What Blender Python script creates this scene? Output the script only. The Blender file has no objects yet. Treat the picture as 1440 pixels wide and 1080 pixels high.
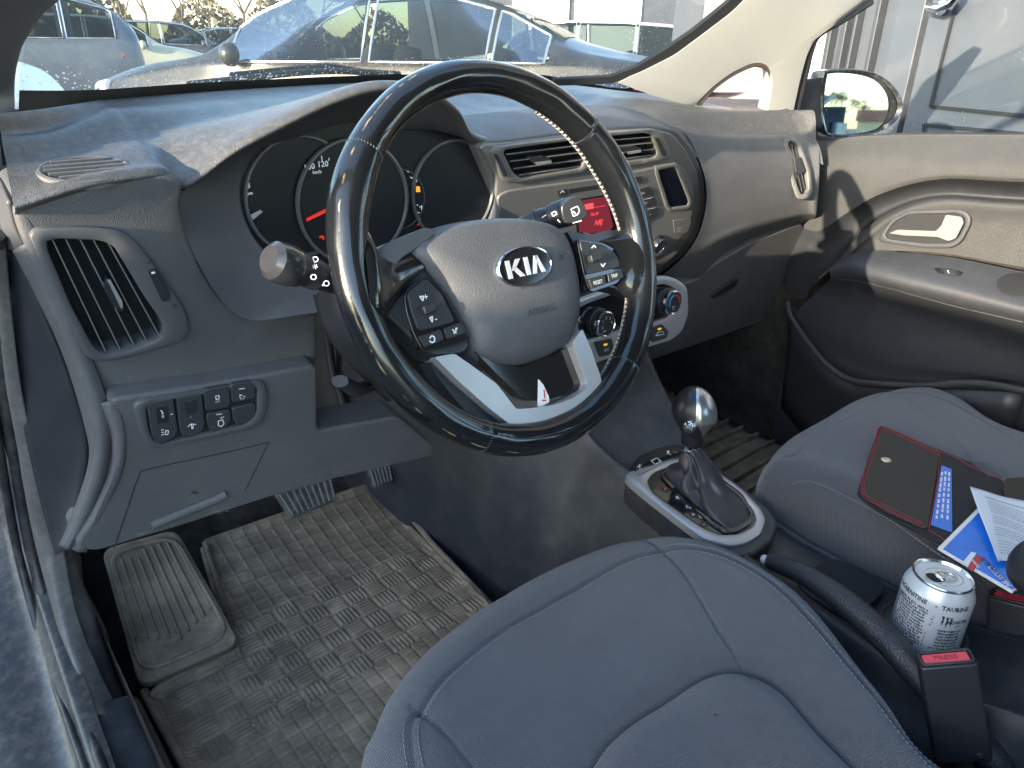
import bpy, math, random
import numpy as np
from mathutils import Vector, Matrix
random.seed(7)
rng = np.random.default_rng(7)
S = bpy.context.scene
COL = S.collection
# ---------------------------------------------------------------- camera (origin = steering wheel centre, x right, y ahead, z up, metres)
CAM = np.array([-.434, -.512, .18]); FPX = 1040.
_y, _p, _r = map(math.radians, (40.2, 24.6, 1.3))
_F = np.array([math.sin(_y)*math.cos(_p), math.cos(_y)*math.cos(_p), -math.sin(_p)])
_R0 = np.array([math.cos(_y), -math.sin(_y), 0.]); _U0 = np.cross(_R0, _F)
_R = math.cos(_r)*_R0 + math.sin(_r)*_U0; _U = -math.sin(_r)*_R0 + math.cos(_r)*_U0
GZ = -.93            # ground
def ray(px, py): return _F*FPX + _R*(px-720) - _U*(py-540)
def at(px, py, x=None, y=None, z=None):
    d = ray(px, py)
    i, v = [(i, v) for i, v in enumerate((x, y, z)) if v is not None][0]
    return CAM + d*((v-CAM[i])/d[i])
def nrm(v): v = np.array(v, float); return v/np.linalg.norm(v)
class Fr:
    """a flat working plane in the car: origin, u axis, v axis, n towards the viewer"""
    def __init__(s, O, n, up=(0,0,1), u=None):
        s.O = np.array(O, float); s.n = nrm(n)
        if u is None: u = np.cross(up, s.n)
        s.u = nrm(u); s.v = nrm(np.cross(s.n, s.u)); s.u = np.cross(s.v, s.n)
    def P(s, u, v, h=0): return s.O + s.u*u + s.v*v + s.n*h
    def px(s, px, py, h=0):
        d = ray(px, py); k = ((s.O - CAM)@s.n + h)/(d@s.n); P = CAM + d*k - s.O
        return np.array([P@s.u, P@s.v])
    def pts(s, L, h=0): return [s.px(a, b, h) for a, b in L]
# ---------------------------------------------------------------- curves
def spl(P, n=8, closed=False):
    P = [np.array(p, float) for p in P]; m = len(P); out = []
    for i in range(m if closed else m-1):
        if closed: a, b, c, d = P[i-1], P[i], P[(i+1) % m], P[(i+2) % m]
        else: a, b, c, d = P[max(i-1, 0)], P[i], P[i+1], P[min(i+2, m-1)]
        for k in range(n):
            t = k/n
            out.append(.5*((2*b)+(c-a)*t+(2*a-5*b+4*c-d)*t*t+(3*b-a-3*c+d)*t**3))
    if not closed: out.append(P[-1])
    return out
def area(P): return .5*sum(P[i-1][0]*P[i][1]-P[i][0]*P[i-1][1] for i in range(len(P)))
def rc(P, r, n=5):
    """round the corners of a polygon"""
    P = [np.array(p, float) for p in P]; out = []
    for i in range(len(P)):
        a, b, c = P[i-1], P[i], P[(i+1) % len(P)]
        la, lc = np.linalg.norm(a-b), np.linalg.norm(c-b); k = min(r, .48*la, .48*lc)
        s, e = b+(a-b)/la*k, b+(c-b)/lc*k
        for j in range(n+1):
            t = j/n; out.append((1-t)**2*s+2*t*(1-t)*b+t*t*e)
    return out
def polar(poly, N, c=None):
    poly = np.array(poly); c = poly.mean(0) if c is None else np.array(c); out = []
    A = poly-c; B = np.roll(A, -1, 0)
    for k in range(N):
        t = 2*math.pi*k/N; d = np.array([math.cos(t), math.sin(t)]); best = 0
        den = d[0]*(B-A)[:, 1]-d[1]*(B-A)[:, 0]
        with np.errstate(all='ignore'):
            s = (A[:, 0]*(B-A)[:, 1]-A[:, 1]*(B-A)[:, 0])/den
            w = (A[:, 0]*d[1]-A[:, 1]*d[0])/den
        ok = (w >= -1e-6) & (w <= 1+1e-6) & (s > 0) & np.isfinite(s)
        best = s[ok].max() if ok.any() else np.linalg.norm(A, axis=1).mean()
        out.append(c+d*best)
    return out
# ---------------------------------------------------------------- objects
def thing(name, label, cat, loc=(0,0,0), group=None):
    o = bpy.data.objects.new(name, None); COL.objects.link(o); o.location = Vector([float(v) for v in loc]); o.empty_display_size = .05
    o['label'] = label; o['category'] = cat
    if group: o['group'] = group
    return o
def tag(o, label, cat, group=None):
    o['label'] = label; o['category'] = cat
    if group: o['group'] = group
    return o
def wloc(p):
    v = Vector((0,0,0))
    while p is not None: v = v + p.location; p = p.parent
    return v
def mk(name, V, Fc, mat, parent=None, smooth=True, bevel=0, seg=3, ang=35, label=None, solid=0, uv=None, base=None):
    V = np.array(V, float).reshape(-1, 3)
    off = wloc(parent) if parent is not None else Vector((0,0,0))
    if parent is None:
        if base is None: base = ((V[:,0].min()+V[:,0].max())/2, (V[:,1].min()+V[:,1].max())/2, V[:,2].min())
        off = Vector([float(b) for b in base])
    V = V - np.array(off)
    me = bpy.data.meshes.new(name); me.from_pydata(V.tolist(), [], [tuple(int(i) for i in f) for f in Fc]); me.validate()
    if uv is not None:
        l = me.uv_layers.new(name='UVMap'); idx = np.zeros(len(me.loops), int); me.loops.foreach_get('vertex_index', idx)
        l.data.foreach_set('uv', np.array(uv)[idx].ravel())
    me.materials.append(mat)
    o = bpy.data.objects.new(name, me); COL.objects.link(o)
    if parent is not None: o.parent = parent
    else: o.location = off
    if smooth:
        me.shade_smooth()
        if not bevel and ang: me.set_sharp_from_angle(angle=math.radians(ang))
    if solid:
        m = o.modifiers.new('Solid', 'SOLIDIFY'); m.thickness = solid; m.offset = -1
    if bevel:
        m = o.modifiers.new('Bevel', 'BEVEL'); m.width = bevel; m.segments = seg; m.limit_method = 'ANGLE'; m.angle_limit = math.radians(40); m.harden_normals = smooth
    if label: o['label'] = label
    return o
class MB:
    """collects shapes that belong to ONE part"""
    def __init__(s): s.V = []; s.F = []
    def add(s, V, Fc):
        k = len(s.V); s.V += [np.array(v, float) for v in V]; s.F += [tuple(i+k for i in f) for f in Fc]; return s
    def mk(s, name, mat, parent=None, **k): return mk(name, s.V, s.F, mat, parent, **k)
def prism_g(fr, uv, h0, h1, cap0=True):
    uv = list(uv)
    if area(uv) < 0: uv = uv[::-1]
    n = len(uv); V = [fr.P(u, v, h0) for u, v in uv]+[fr.P(u, v, h1) for u, v in uv]
    Fc = [(i, (i+1) % n, n+(i+1) % n, n+i) for i in range(n)]+[tuple(range(n, 2*n))]
    if cap0: Fc.append(tuple(range(n-1, -1, -1)))
    return V, Fc
def prism(name, mat, fr, uv, h0, h1, parent=None, r=0, bevel=.0015, px=False, hp=None, n=5, **k):
    if px: uv = fr.pts(uv, h1 if hp is None else hp)
    if r: uv = rc(uv, r, n)
    V, Fc = prism_g(fr, uv, h0, h1)
    return mk(name, V, Fc, mat, parent, bevel=bevel, **k)
def ring_g(fr, loops):
    """loops: list of (list of uv, h) all with the same count -> skin"""
    V = []; Fc = []; n = len(loops[0][0])
    for L, h in loops: V += [fr.P(u, v, h) for u, v in L]
    for j in range(len(loops)-1):
        for i in range(n):
            a = j*n+i; b = j*n+(i+1) % n; Fc.append((a, b, b+n, a+n))
    return V, Fc
def ring(name, mat, fr, outer, inner, h0, h1, parent, px=True, r=.006, ri=None, N=72, h_in=None, lip=.0, **k):
    if px: outer = fr.pts(outer, h1); inner = fr.pts(inner, h1)
    c = np.array(rc(inner, r)).mean(0)
    o = polar(rc(outer, r, 8), N, c); i = polar(rc(inner, r if ri is None else ri, 8), N, c)
    m1 = [a*.88+b*.12 for a, b in zip(o, i)]; m2 = [a*.12+b*.88 for a, b in zip(o, i)]
    hi = h0 if h_in is None else h_in
    L = [(o, h0), (o, h1-.001), (m1, h1), (m2, h1), (i, h1-.001), (i, hi)]
    V, Fc = ring_g(fr, L)
    return mk(name, V, Fc, mat, parent, ang=50, **k)
def grid_g(G, cu=False, cv=False):
    G = np.array(G, float); a, b = G.shape[:2]; Fc = []
    for i in range(a if cu else a-1):
        for j in range(b if cv else b-1):
            i2 = (i+1) % a; j2 = (j+1) % b; Fc.append((i*b+j, i2*b+j, i2*b+j2, i*b+j2))
    return G.reshape(-1, 3), Fc
def smooth_grid(rows, nu=6, nv=6, cu=False, cv=False):
    R = [spl(r, nv, cv) for r in rows]; R = list(map(list, zip(*R))); R = [spl(c, nu, cu) for c in R]
    return np.array(R).transpose(1, 0, 2)
def surf(name, mat, rows, parent=None, nu=6, nv=6, flip=False, cu=False, cv=False, **k):
    V, Fc = grid_g(smooth_grid(rows, nu, nv, cu, cv), cu, cv)
    if flip: Fc = [f[::-1] for f in Fc]
    return mk(name, V, Fc, mat, parent, ang=60, **k)
def tube_g(P, r, closed=False, m=10, rr=None, flat=None, up=None):
    P = np.array(P, float); n = len(P); V = []; Fc = []
    T = np.roll(P, -1, 0)-np.roll(P, 1, 0)
    if not closed: T[0] = P[1]-P[0]; T[-1] = P[-1]-P[-2]
    T /= np.linalg.norm(T, axis=1)[:, None]+1e-12
    a = np.array(up if up is not None else ((0, 0, 1) if abs(T[0][2]) < .9 else (1, 0, 0)), float)
    for i in range(n):
        b = a-T[i]*(a@T[i]); b /= np.linalg.norm(b)+1e-12
        if up is None: a = b
        c = np.cross(T[i], b); ri = r if rr is None else rr[i]; f = 1 if flat is None else flat
        for j in range(m):
            t = 2*math.pi*j/m; V.append(P[i]+b*math.cos(t)*ri+c*math.sin(t)*ri*f)
    for i in range(n if closed else n-1):
        for j in range(m): Fc.append((i*m+j, i*m+(j+1) % m, ((i+1) % n)*m+(j+1) % m, ((i+1) % n)*m+j))
    if not closed: Fc += [tuple(range(m-1, -1, -1)), tuple((n-1)*m+j for j in range(m))]
    return V, Fc
def tube(name, mat, P, r, parent=None, closed=False, m=10, rr=None, flat=None, up=None, **k):
    V, Fc = tube_g(P, r, closed, m, rr, flat, up); return mk(name, V, Fc, mat, parent, ang=60, **k)
def rev_g(prof, O, axis, m=48, up=None):
    ax = nrm(axis); a = nrm(np.cross(ax, (0, 1, 0) if abs(ax[1]) < .9 else (1, 0, 0))); b = np.cross(ax, a); V = []; Fc = []
    for r, h in prof:
        for j in range(m):
            t = 2*math.pi*j/m; V.append(np.array(O)+ax*h+(a*math.cos(t)+b*math.sin(t))*r)
    for i in range(len(prof)-1):
        for j in range(m): Fc.append((i*m+j, i*m+(j+1) % m, (i+1)*m+(j+1) % m, (i+1)*m+j))
    if prof[0][0] > 1e-5: Fc.append(tuple(range(m-1, -1, -1)))
    if prof[-1][0] > 1e-5: Fc.append(tuple((len(prof)-1)*m+j for j in range(m)))
    return V, Fc
def rev(name, mat, prof, O, axis, parent=None, m=48, ang=30, **k):
    V, Fc = rev_g(prof, O, axis, m); return mk(name, V, Fc, mat, parent, ang=ang, **k)
def circ(c, r, n=32, ry=None): return [np.array([c[0]+r*math.cos(2*math.pi*k/n), c[1]+(ry or r)*math.sin(2*math.pi*k/n)]) for k in range(n)]
_tc = {}
def text_g(s, size, ext=0.0, bold=0, res=2):
    key = (s, ext, bold, res)
    if key not in _tc:
        c = bpy.data.curves.new('t', 'FONT'); c.body = s; c.size = 1; c.extrude = ext; c.offset = bold; c.resolution_u = res; c.align_x = 'CENTER'; c.align_y = 'CENTER'
        o = bpy.data.objects.new('t', c); COL.objects.link(o); dg = bpy.context.evaluated_depsgraph_get(); me = bpy.data.meshes.new_from_object(o.evaluated_get(dg))
        V = np.array([v.co[:] for v in me.vertices]).reshape(-1, 3); Fc = [tuple(p.vertices) for p in me.polygons]
        bpy.data.objects.remove(o); bpy.data.curves.remove(c); bpy.data.meshes.remove(me); _tc[key] = (V, Fc)
    V, Fc = _tc[key]
    return V*size, Fc
def lettering(name, mat, fr, items, parent, h=.0003, ext=0.0, bold=0, **k):
    """items: (text, size, px, py, rotation, width factor) with the place given on plane fr"""
    b = MB()
    for it in items:
        s, size, px, py = it[:4]; rot = it[4] if len(it) > 4 else 0; wf = it[5] if len(it) > 5 else 1; sh = it[6] if len(it) > 6 else 0
        V, Fc = text_g(s, size, ext, bold)
        u0, v0 = fr.px(px, py, h); c, s_ = math.cos(rot), math.sin(rot); W = []
        for x, y, z in V:
            x = x*wf + y*sh
            W.append(fr.P(u0+x*c-y*s_, v0+x*s_+y*c, h+z))
        b.add(W, Fc)
    return b.mk(name, mat, parent, smooth=False, **k)
def lines(name, mat, fr, segs, w, parent, h=.0003, th=.0002, **k):
    """segs: polylines in pixels on plane fr -> thin raised marks"""
    b = MB()
    for s in segs:
        P = [fr.P(*fr.px(a, c, h), h) for a, c in s]
        for p, q in zip(P[:-1], P[1:]):
            d = nrm(q-p); e = np.cross(fr.n, d)*w/2; t = fr.n*th
            V = [p-e, q-e, q+e, p+e, p-e+t, q-e+t, q+e+t, p+e+t]
            b.add(V, [(4,5,6,7), (0,1,5,4), (1,2,6,5), (2,3,7,6), (3,0,4,7)])
    return b.mk(name, mat, parent, smooth=False, **k)
def box_g(lo, hi):
    (a, b, c), (d, e, f) = lo, hi
    return [(a,b,c),(d,b,c),(d,e,c),(a,e,c),(a,b,f),(d,b,f),(d,e,f),(a,e,f)], [(0,3,2,1),(4,5,6,7),(0,1,5,4),(1,2,6,5),(2,3,7,6),(3,0,4,7)]
def stitch_g(P, pitch=.004, ln=.0026, r=.0004, closed=False):
    P = np.array(P); d = np.r_[0, np.cumsum(np.linalg.norm(np.diff(P, axis=0), axis=1))]; b = MB()
    f = lambda t: np.array([np.interp(t, d, P[:, k]) for k in range(3)])
    t = 0
    while t+ln < d[-1]:
        p, q = f(t), f(t+ln); m = (p+q)/2+np.array([0, 0, r*.6]); V, Fc = tube_g([p, m, q], r, m=5); b.add(V, Fc); t += pitch
    return b
from mathutils.bvhtree import BVHTree
def drape(o, px, py):
    """the point of a finished surface seen at a place of the photo, with its normal"""
    me = o.data; off = wloc(o.parent)+o.location
    t = BVHTree.FromPolygons([v.co+off for v in me.vertices], [tuple(p.vertices) for p in me.polygons])
    h = t.ray_cast(Vector(CAM.tolist()), Vector(nrm(ray(px, py)).tolist()))
    if h[0] is None: return None
    n = np.array(h[1]); p = np.array(h[0]); n = n if n@(CAM-p) > 0 else -n
    return p, n
def cut(o, fr, uv, h0, h1):
    """a real opening in a finished panel"""
    V, Fc = prism_g(fr, uv, h0, h1); c = mk('cutter', V, Fc, o.data.materials[0], None, smooth=False, base=(0,0,0))
    m = o.modifiers.new('cut', 'BOOLEAN'); m.object = c; m.operation = 'DIFFERENCE'; m.solver = 'EXACT'
    bpy.context.view_layer.update(); me = bpy.data.meshes.new_from_object(o.evaluated_get(bpy.context.evaluated_depsgraph_get()))
    o.modifiers.clear(); o.data = me; bpy.data.objects.remove(c); me.shade_smooth(); me.set_sharp_from_angle(angle=math.radians(38))
# ---------------------------------------------------------------- materials
def mat(name, col, rough=.6, metal=0, bump=None, var=0, vscale=8, spec=.5, coat=0, emit=None, es=1, dust=0, dcol=(.32,.28,.23), dscale=30, sheen=0, rvar=0, trans=0, coords='Object'):
    m = bpy.data.materials.new(name); m.use_nodes = True; nt = m.node_tree; N = nt.nodes; L = nt.links; b = N['Principled BSDF']
    b.inputs['Roughness'].default_value = rough; b.inputs['Metallic'].default_value = metal; b.inputs['Specular IOR Level'].default_value = spec
    b.inputs['Coat Weight'].default_value = coat; b.inputs['Coat Roughness'].default_value = .08; b.inputs['Sheen Weight'].default_value = sheen
    b.inputs['Base Color'].default_value = (*col, 1)
    if emit: b.inputs['Emission Color'].default_value = (*emit, 1); b.inputs['Emission Strength'].default_value = es
    g = N.new('ShaderNodeNewGeometry')
    def noise(sc, det=4, ro=.55):
        n = N.new('ShaderNodeTexNoise'); n.inputs['Scale'].default_value = sc; n.inputs['Detail'].default_value = det; n.inputs['Roughness'].default_value = ro; L.new(g.outputs['Position'], n.inputs['Vector']); return n
    c = None
    if var:
        n = noise(vscale); mr = N.new('ShaderNodeMapRange'); mr.inputs['From Min'].default_value = .3; mr.inputs['From Max'].default_value = .7; mr.inputs['To Min'].default_value = 1-var; mr.inputs['To Max'].default_value = 1+var; L.new(n.outputs['Fac'], mr.inputs['Value'])
        mx = N.new('ShaderNodeVectorMath'); mx.operation = 'SCALE'; mx.inputs[0].default_value = col; L.new(mr.outputs[0], mx.inputs['Scale']); c = mx.outputs[0]
    if dust:
        n = noise(dscale, 8, .65); mr = N.new('ShaderNodeMapRange'); mr.inputs['From Min'].default_value = .45; mr.inputs['From Max'].default_value = .8; mr.inputs['To Max'].default_value = dust; L.new(n.outputs['Fac'], mr.inputs['Value'])
        mx = N.new('ShaderNodeMix'); mx.data_type = 'RGBA'; mx.inputs['A'].default_value = (*col, 1); mx.inputs['B'].default_value = (*dcol, 1); L.new(mr.outputs[0], mx.inputs['Factor'])
        if c is not None: L.new(c, mx.inputs['A'])
        c = mx.outputs['Result']
    if c is not None: L.new(c, b.inputs['Base Color'])
    if rvar:
        n = noise(vscale*3); mr = N.new('ShaderNodeMapRange'); mr.inputs['From Min'].default_value = .3; mr.inputs['From Max'].default_value = .7; mr.inputs['To Min'].default_value = max(rough-rvar, .02); mr.inputs['To Max'].default_value = rough+rvar; L.new(n.outputs['Fac'], mr.inputs['Value']); L.new(mr.outputs[0], b.inputs['Roughness'])
    if bump:
        kind, sc, st, dist = bump
        if kind == 'grain':
            v = N.new('ShaderNodeTexVoronoi'); v.feature = 'SMOOTH_F1'; v.inputs['Scale'].default_value = sc; v.inputs['Smoothness'].default_value = .4
            n2 = noise(sc*.5, 2); ad = N.new('ShaderNodeVectorMath'); ad.operation = 'MULTIPLY_ADD'; ad.inputs[1].default_value = (.004,)*3; L.new(n2.outputs['Color'], ad.inputs[0]); L.new(g.outputs['Position'], ad.inputs[2]); L.new(ad.outputs[0], v.inputs['Vector']); h = v.outputs['Distance']
        elif kind == 'noise': h = noise(sc, 3).outputs['Fac']
        elif kind == 'weave':
            h = None
            for d in ((.8, .6, 0), (-.6, .8, 0)):
                dt = N.new('ShaderNodeVectorMath'); dt.operation = 'DOT_PRODUCT'; dt.inputs[1].default_value = tuple(x*sc for x in d); L.new(g.outputs['Position'], dt.inputs[0])
                s = N.new('ShaderNodeMath'); s.operation = 'SINE'; L.new(dt.outputs['Value'], s.inputs[0])
                if h is None: h = s.outputs[0]
                else:
                    mm = N.new('ShaderNodeMath'); mm.operation = 'MULTIPLY'; L.new(h, mm.inputs[0]); L.new(s.outputs[0], mm.inputs[1]); h = mm.outputs[0]
        bp = N.new('ShaderNodeBump'); bp.inputs['Strength'].default_value = st; bp.inputs['Distance'].default_value = dist; L.new(h, bp.inputs['Height']); L.new(bp.outputs[0], b.inputs['Normal'])
    return m
PLASTIC = mat('dash_plastic', (.088,.089,.093), .52, bump=('grain', 800, .55, .0006), var=.08, dust=.10, rvar=.05)
PLAST_TOP = mat('dash_top_plastic', (.066,.067,.070), .42, bump=('grain', 700, .55, .0006), var=.06, dust=.26, dscale=150, rvar=.06)
SMOOTHP = mat('smooth_grey_plastic', (.078,.080,.086), .38, bump=('noise', 900, .12, .0003), var=.06, dust=.06, rvar=.05)
STACKP = mat('stack_grey_plastic', (.16,.158,.152), .38, metal=.25, bump=('noise', 900, .1, .0003), var=.05, dust=.05, rvar=.05)
DARKP = mat('dark_plastic', (.02,.022,.026), .42, bump=('noise', 700, .15, .0003), dust=.05)
CONSP = mat('console_plastic', (.024,.027,.033), .45, bump=('grain', 900, .4, .0005), var=.08, dust=.12, dscale=22)
GLOSSB = mat('gloss_black', (.008,.008,.009), .09, coat=.5, dust=.04, dscale=200)
BLACKH = mat('matt_black', (.012,.013,.015), .8)
GAUGE = mat('gauge_black', (.012,.013,.015), .35)
SILVER = mat('satin_silver', (.42,.42,.43), .34, metal=.5, rvar=.05, var=.04)
CHROME = mat('chrome', (.8,.8,.8), .08, metal=1)
WHITEM = mat('white_mark', (.75,.75,.75), .5)
FABRIC = mat('seat_fabric', (.079,.082,.092), .95, bump=('weave', 2*math.pi/.0021, .65, .0007), var=.1, vscale=5, sheen=.35, spec=.2, dust=.05, dscale=90)
THREAD = mat('seat_thread', (.15,.165,.19), .8)
CARPET = mat('carpet', (.045,.042,.038), 1, bump=('noise', 900, 1, .003), var=.25, vscale=20, dust=.35, dscale=40, dcol=(.14,.12,.10), spec=.1)
LEATHER = mat('grained_leather', (.022,.023,.026), .36, bump=('grain', 700, .6, .0007), rvar=.05)
PILLAR = mat('pillar_trim', (.38,.37,.35), .6, bump=('noise', 500, .1, .0003), var=.04)
# ---------------------------------------------------------------- camera, sun, sky
cd = bpy.data.cameras.new('camera'); cam = bpy.data.objects.new('camera', cd); COL.objects.link(cam); S.camera = cam
cd.sensor_width = 36; cd.lens = FPX/1440*36; cd.clip_start = .02; cd.clip_end = 3000
M = Matrix.Identity(4)
for i in range(3): M[i][0] = _R[i]; M[i][1] = _U[i]; M[i][2] = -_F[i]; M[i][3] = CAM[i]
cam.matrix_world = M
AZ, EL = math.radians(-99), math.radians(11)
sd = Vector((math.sin(AZ)*math.cos(EL), math.cos(AZ)*math.cos(EL), math.sin(EL)))
sl = bpy.data.lights.new('sun', 'SUN'); sl.energy = 2.1; sl.angle = math.radians(.5); sl.color = (1, .86, .66)
so = bpy.data.objects.new('sun', sl); COL.objects.link(so); so.rotation_euler = sd.to_track_quat('Z', 'Y').to_euler(); so.location = sd*30
w = bpy.data.worlds.new('World'); S.world = w; w.use_nodes = True; nt = w.node_tree
sky = nt.nodes.new('ShaderNodeTexSky'); sky.sky_type = 'NISHITA'; sky.sun_disc = False; sky.sun_elevation = EL; sky.sun_rotation = AZ; sky.dust_density = .7; sky.ozone_density = 1.5
nt.links.new(sky.outputs[0], nt.nodes['Background'].inputs[0]); nt.nodes['Background'].inputs[1].default_value = .15
S.view_settings.view_transform = 'Standard'; S.view_settings.look = 'None'; S.view_settings.gamma = 1; S.view_settings.exposure = 3.1
S.render.engine = 'CYCLES'; S.cycles.max_bounces = 8; S.cycles.transparent_max_bounces = 16
try: S.cycles.use_denoising = True
except Exception: pass
# ================================================================= steering wheel
TILT = math.radians(23)
WF = Fr((0,0,0), (0, -math.cos(TILT), math.sin(TILT)), u=(1,0,0))
wheel = thing('steering_wheel', 'black leather steering wheel with worn shiny rim and grey airbag hub', 'steering wheel', (0,0,-.19))
def worn_leather():
    m = mat('worn_rim_leather', (.007,.008,.009), .2, coat=.35, bump=('grain', 420, .08, .0005)); nt = m.node_tree; N = nt.nodes; L = nt.links; b = N['Principled BSDF']
    uv = N.new('ShaderNodeUVMap'); mp = N.new('ShaderNodeMapping'); mp.inputs['Scale'].default_value = (9, 5, 1); L.new(uv.outputs[0], mp.inputs[0])
    n = N.new('ShaderNodeTexNoise'); n.inputs['Scale'].default_value = 1.6; n.inputs['Detail'].default_value = 8; n.inputs['Distortion'].default_value = .6; L.new(mp.outputs[0], n.inputs['Vector'])
    r = N.new('ShaderNodeMapRange'); r.inputs['From Min'].default_value = .35; r.inputs['From Max'].default_value = .7; r.inputs['To Min'].default_value = .08; r.inputs['To Max'].default_value = .30; L.new(n.outputs['Fac'], r.inputs[0]); L.new(r.outputs[0], b.inputs['Roughness'])
    # cracked pale ridge along the rim: a stretched noise band around one section angle
    sp = N.new('ShaderNodeSeparateXYZ'); L.new(uv.outputs[0], sp.inputs[0])
    mp2 = N.new('ShaderNodeMapping'); mp2.inputs['Scale'].default_value = (60, 3, 1); L.new(uv.outputs[0], mp2.inputs[0])
    n2 = N.new('ShaderNodeTexNoise'); n2.inputs['Scale'].default_value = 1.2; n2.inputs['Detail'].default_value = 6; L.new(mp2.outputs[0], n2.inputs['Vector'])
    ad = N.new('ShaderNodeMath'); ad.operation = 'MULTIPLY_ADD'; ad.inputs[1].default_value = .03; L.new(n2.outputs['Fac'], ad.inputs[0]); L.new(sp.outputs['Y'], ad.inputs[2])
    d = N.new('ShaderNodeMath'); d.operation = 'SUBTRACT'; d.inputs[1].default_value = .135; L.new(ad.outputs[0], d.inputs[0])
    a = N.new('ShaderNodeMath'); a.operation = 'ABSOLUTE'; L.new(d.outputs[0], a.inputs[0])
    r2 = N.new('ShaderNodeMapRange'); r2.inputs['From Min'].default_value = .004; r2.inputs['From Max'].default_value = .009; r2.inputs['To Min'].default_value = 1; r2.inputs['To Max'].default_value = 0; L.new(a.outputs[0], r2.inputs[0])
    r3 = N.new('ShaderNodeMapRange'); r3.inputs['From Min'].default_value = .48; r3.inputs['From Max'].default_value = .62; L.new(n2.outputs['Fac'], r3.inputs[0])
    mu = N.new('ShaderNodeMath'); mu.operation = 'MULTIPLY'; L.new(r2.outputs[0], mu.inputs[0]); L.new(r3.outputs[0], mu.inputs[1])
    mx = N.new('ShaderNodeMix'); mx.data_type = 'RGBA'; mx.inputs['A'].default_value = (.007,.008,.009,1); mx.inputs['B'].default_value = (.22,.17,.10,1); L.new(mu.outputs[0], mx.inputs['Factor']); L.new(mx.outputs['Result'], b.inputs['Base Color'])
    return m
RIM = worn_leather()
RC = .1672
def rim_sec(a):
    """tube radius at rim angle a (radians, 0 = right, pi/2 = top)"""
    d = math.degrees(a) % 360; g = lambda c, w: math.exp(-((((d-c+180) % 360)-180)/w)**2)
    return .0160 + .0022*g(28, 14)+.0022*g(152, 14) - .0006*g(90, 30) + .0008*math.sin(a*7+1)*.4
def rimpt(a, t, k=1.0):
    r = rim_sec(a)*k; e = .94
    return WF.P((RC+r*math.cos(t)*e)*math.cos(a), (RC+r*math.cos(t)*e)*math.sin(a), r*math.sin(t))
NA, NT = 420, 40; V = []; UVs = []; Fc = []
seams = [math.radians(x) for x in (140, 42, 240.5, 310)]
for i in range(NA+1):
    a = 2*math.pi*i/NA
    for j in range(NT+1):
        t = 2*math.pi*j/NT; k = 1
        for s in seams:
            dd = (a-s+math.pi) % (2*math.pi)-math.pi; k -= .06*math.exp(-(dd/.006)**2)
        k -= .035*math.exp(-(((t-.85+math.pi) % (2*math.pi)-math.pi)/.05)**2)*(1 if math.pi*.6 < a < math.pi*1.95 else .2)
        k += .012*math.sin(a*23+3*math.sin(t*2))*math.sin(t*3+a*5)
        V.append(rimpt(a, t, k)); UVs.append((i/NA, j/NT))
Fc = [(i*(NT+1)+j, i*(NT+1)+j+1, (i+1)*(NT+1)+j+1, (i+1)*(NT+1)+j) for i in range(NA) for j in range(NT)]
rim = mk('rim', V, [f[::-1] for f in Fc], RIM, wheel, uv=UVs, ang=0)
LACE = mat('lace_thread', (.26,.245,.23), .6)
for a0, a1 in ((-8, 62), (-62, -18)):
    b = MB()
    n = int((a1-a0)*1.05)
    for k in range(n):
        a = math.radians(a0+(a1-a0)*k/n); s = 1 if k % 2 else -1; da = .013
        P = [rimpt(a-da*.5, math.pi-.16*s+.75, 1.0), rimpt(a, math.pi+.75-.02, 1.09), rimpt(a+da*.9, math.pi+.75+.20*s, 1.0)]
        v, f = tube_g(spl(P, 3), .0010, m=6); b.add(v, f)
    b.mk('lacing', LACE, rim)
tube('lacing_seam', DARKP, [rimpt(math.radians(x), math.pi+.75, 1.0) for x in np.linspace(-62, 62, 80)], .0012, rim, m=6)
SMT = mat('rim_thread', (.08,.08,.085), .5)
for s in seams:
    b = MB()
    for t0 in np.linspace(-.6, 3.6, 26):
        v, f = tube_g([rimpt(s-.004, t0, .99), rimpt(s, t0+.03, 1.0), rimpt(s+.004, t0+.05, .99)], .0004, m=5); b.add(v, f)
    b.mk('seam_stitches', SMT, rim)
# hub -------------------------------------------------------------
HUBP = mat('airbag_plastic', (.075,.077,.084), .52, bump=('grain', 620, .5, .0006), var=.08, dust=.08)
hub_out = [(577,347),(600,328),(650,309),(720,302),(770,307),(797,320),(812,345),(822,390),(824,435),(815,468),(797,490),(768,506),(728,515),(695,508),(675,495),(660,462),(640,425),(612,388)]
ho = WF.pts(hub_out, .0); ho = spl(ho, 5, True)
hc = np.mean(ho, 0); hp = polar(ho, 96, hc)
loops = []
for s, h in ((1.02,-.05),(1.02,-.024),(1.0,-.014),(.965,-.006),(.91,-.0005),(.8,.0045),(.65,.008),(.45,.0105),(.25,.0118),(.12,.012),(.01,.012)):
    loops.append(([hc+(p-hc)*s for p in hp], h))
V, Fc = ring_g(WF, loops); hub = mk('airbag_cover', V, Fc, HUBP, wheel, ang=60)
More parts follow.
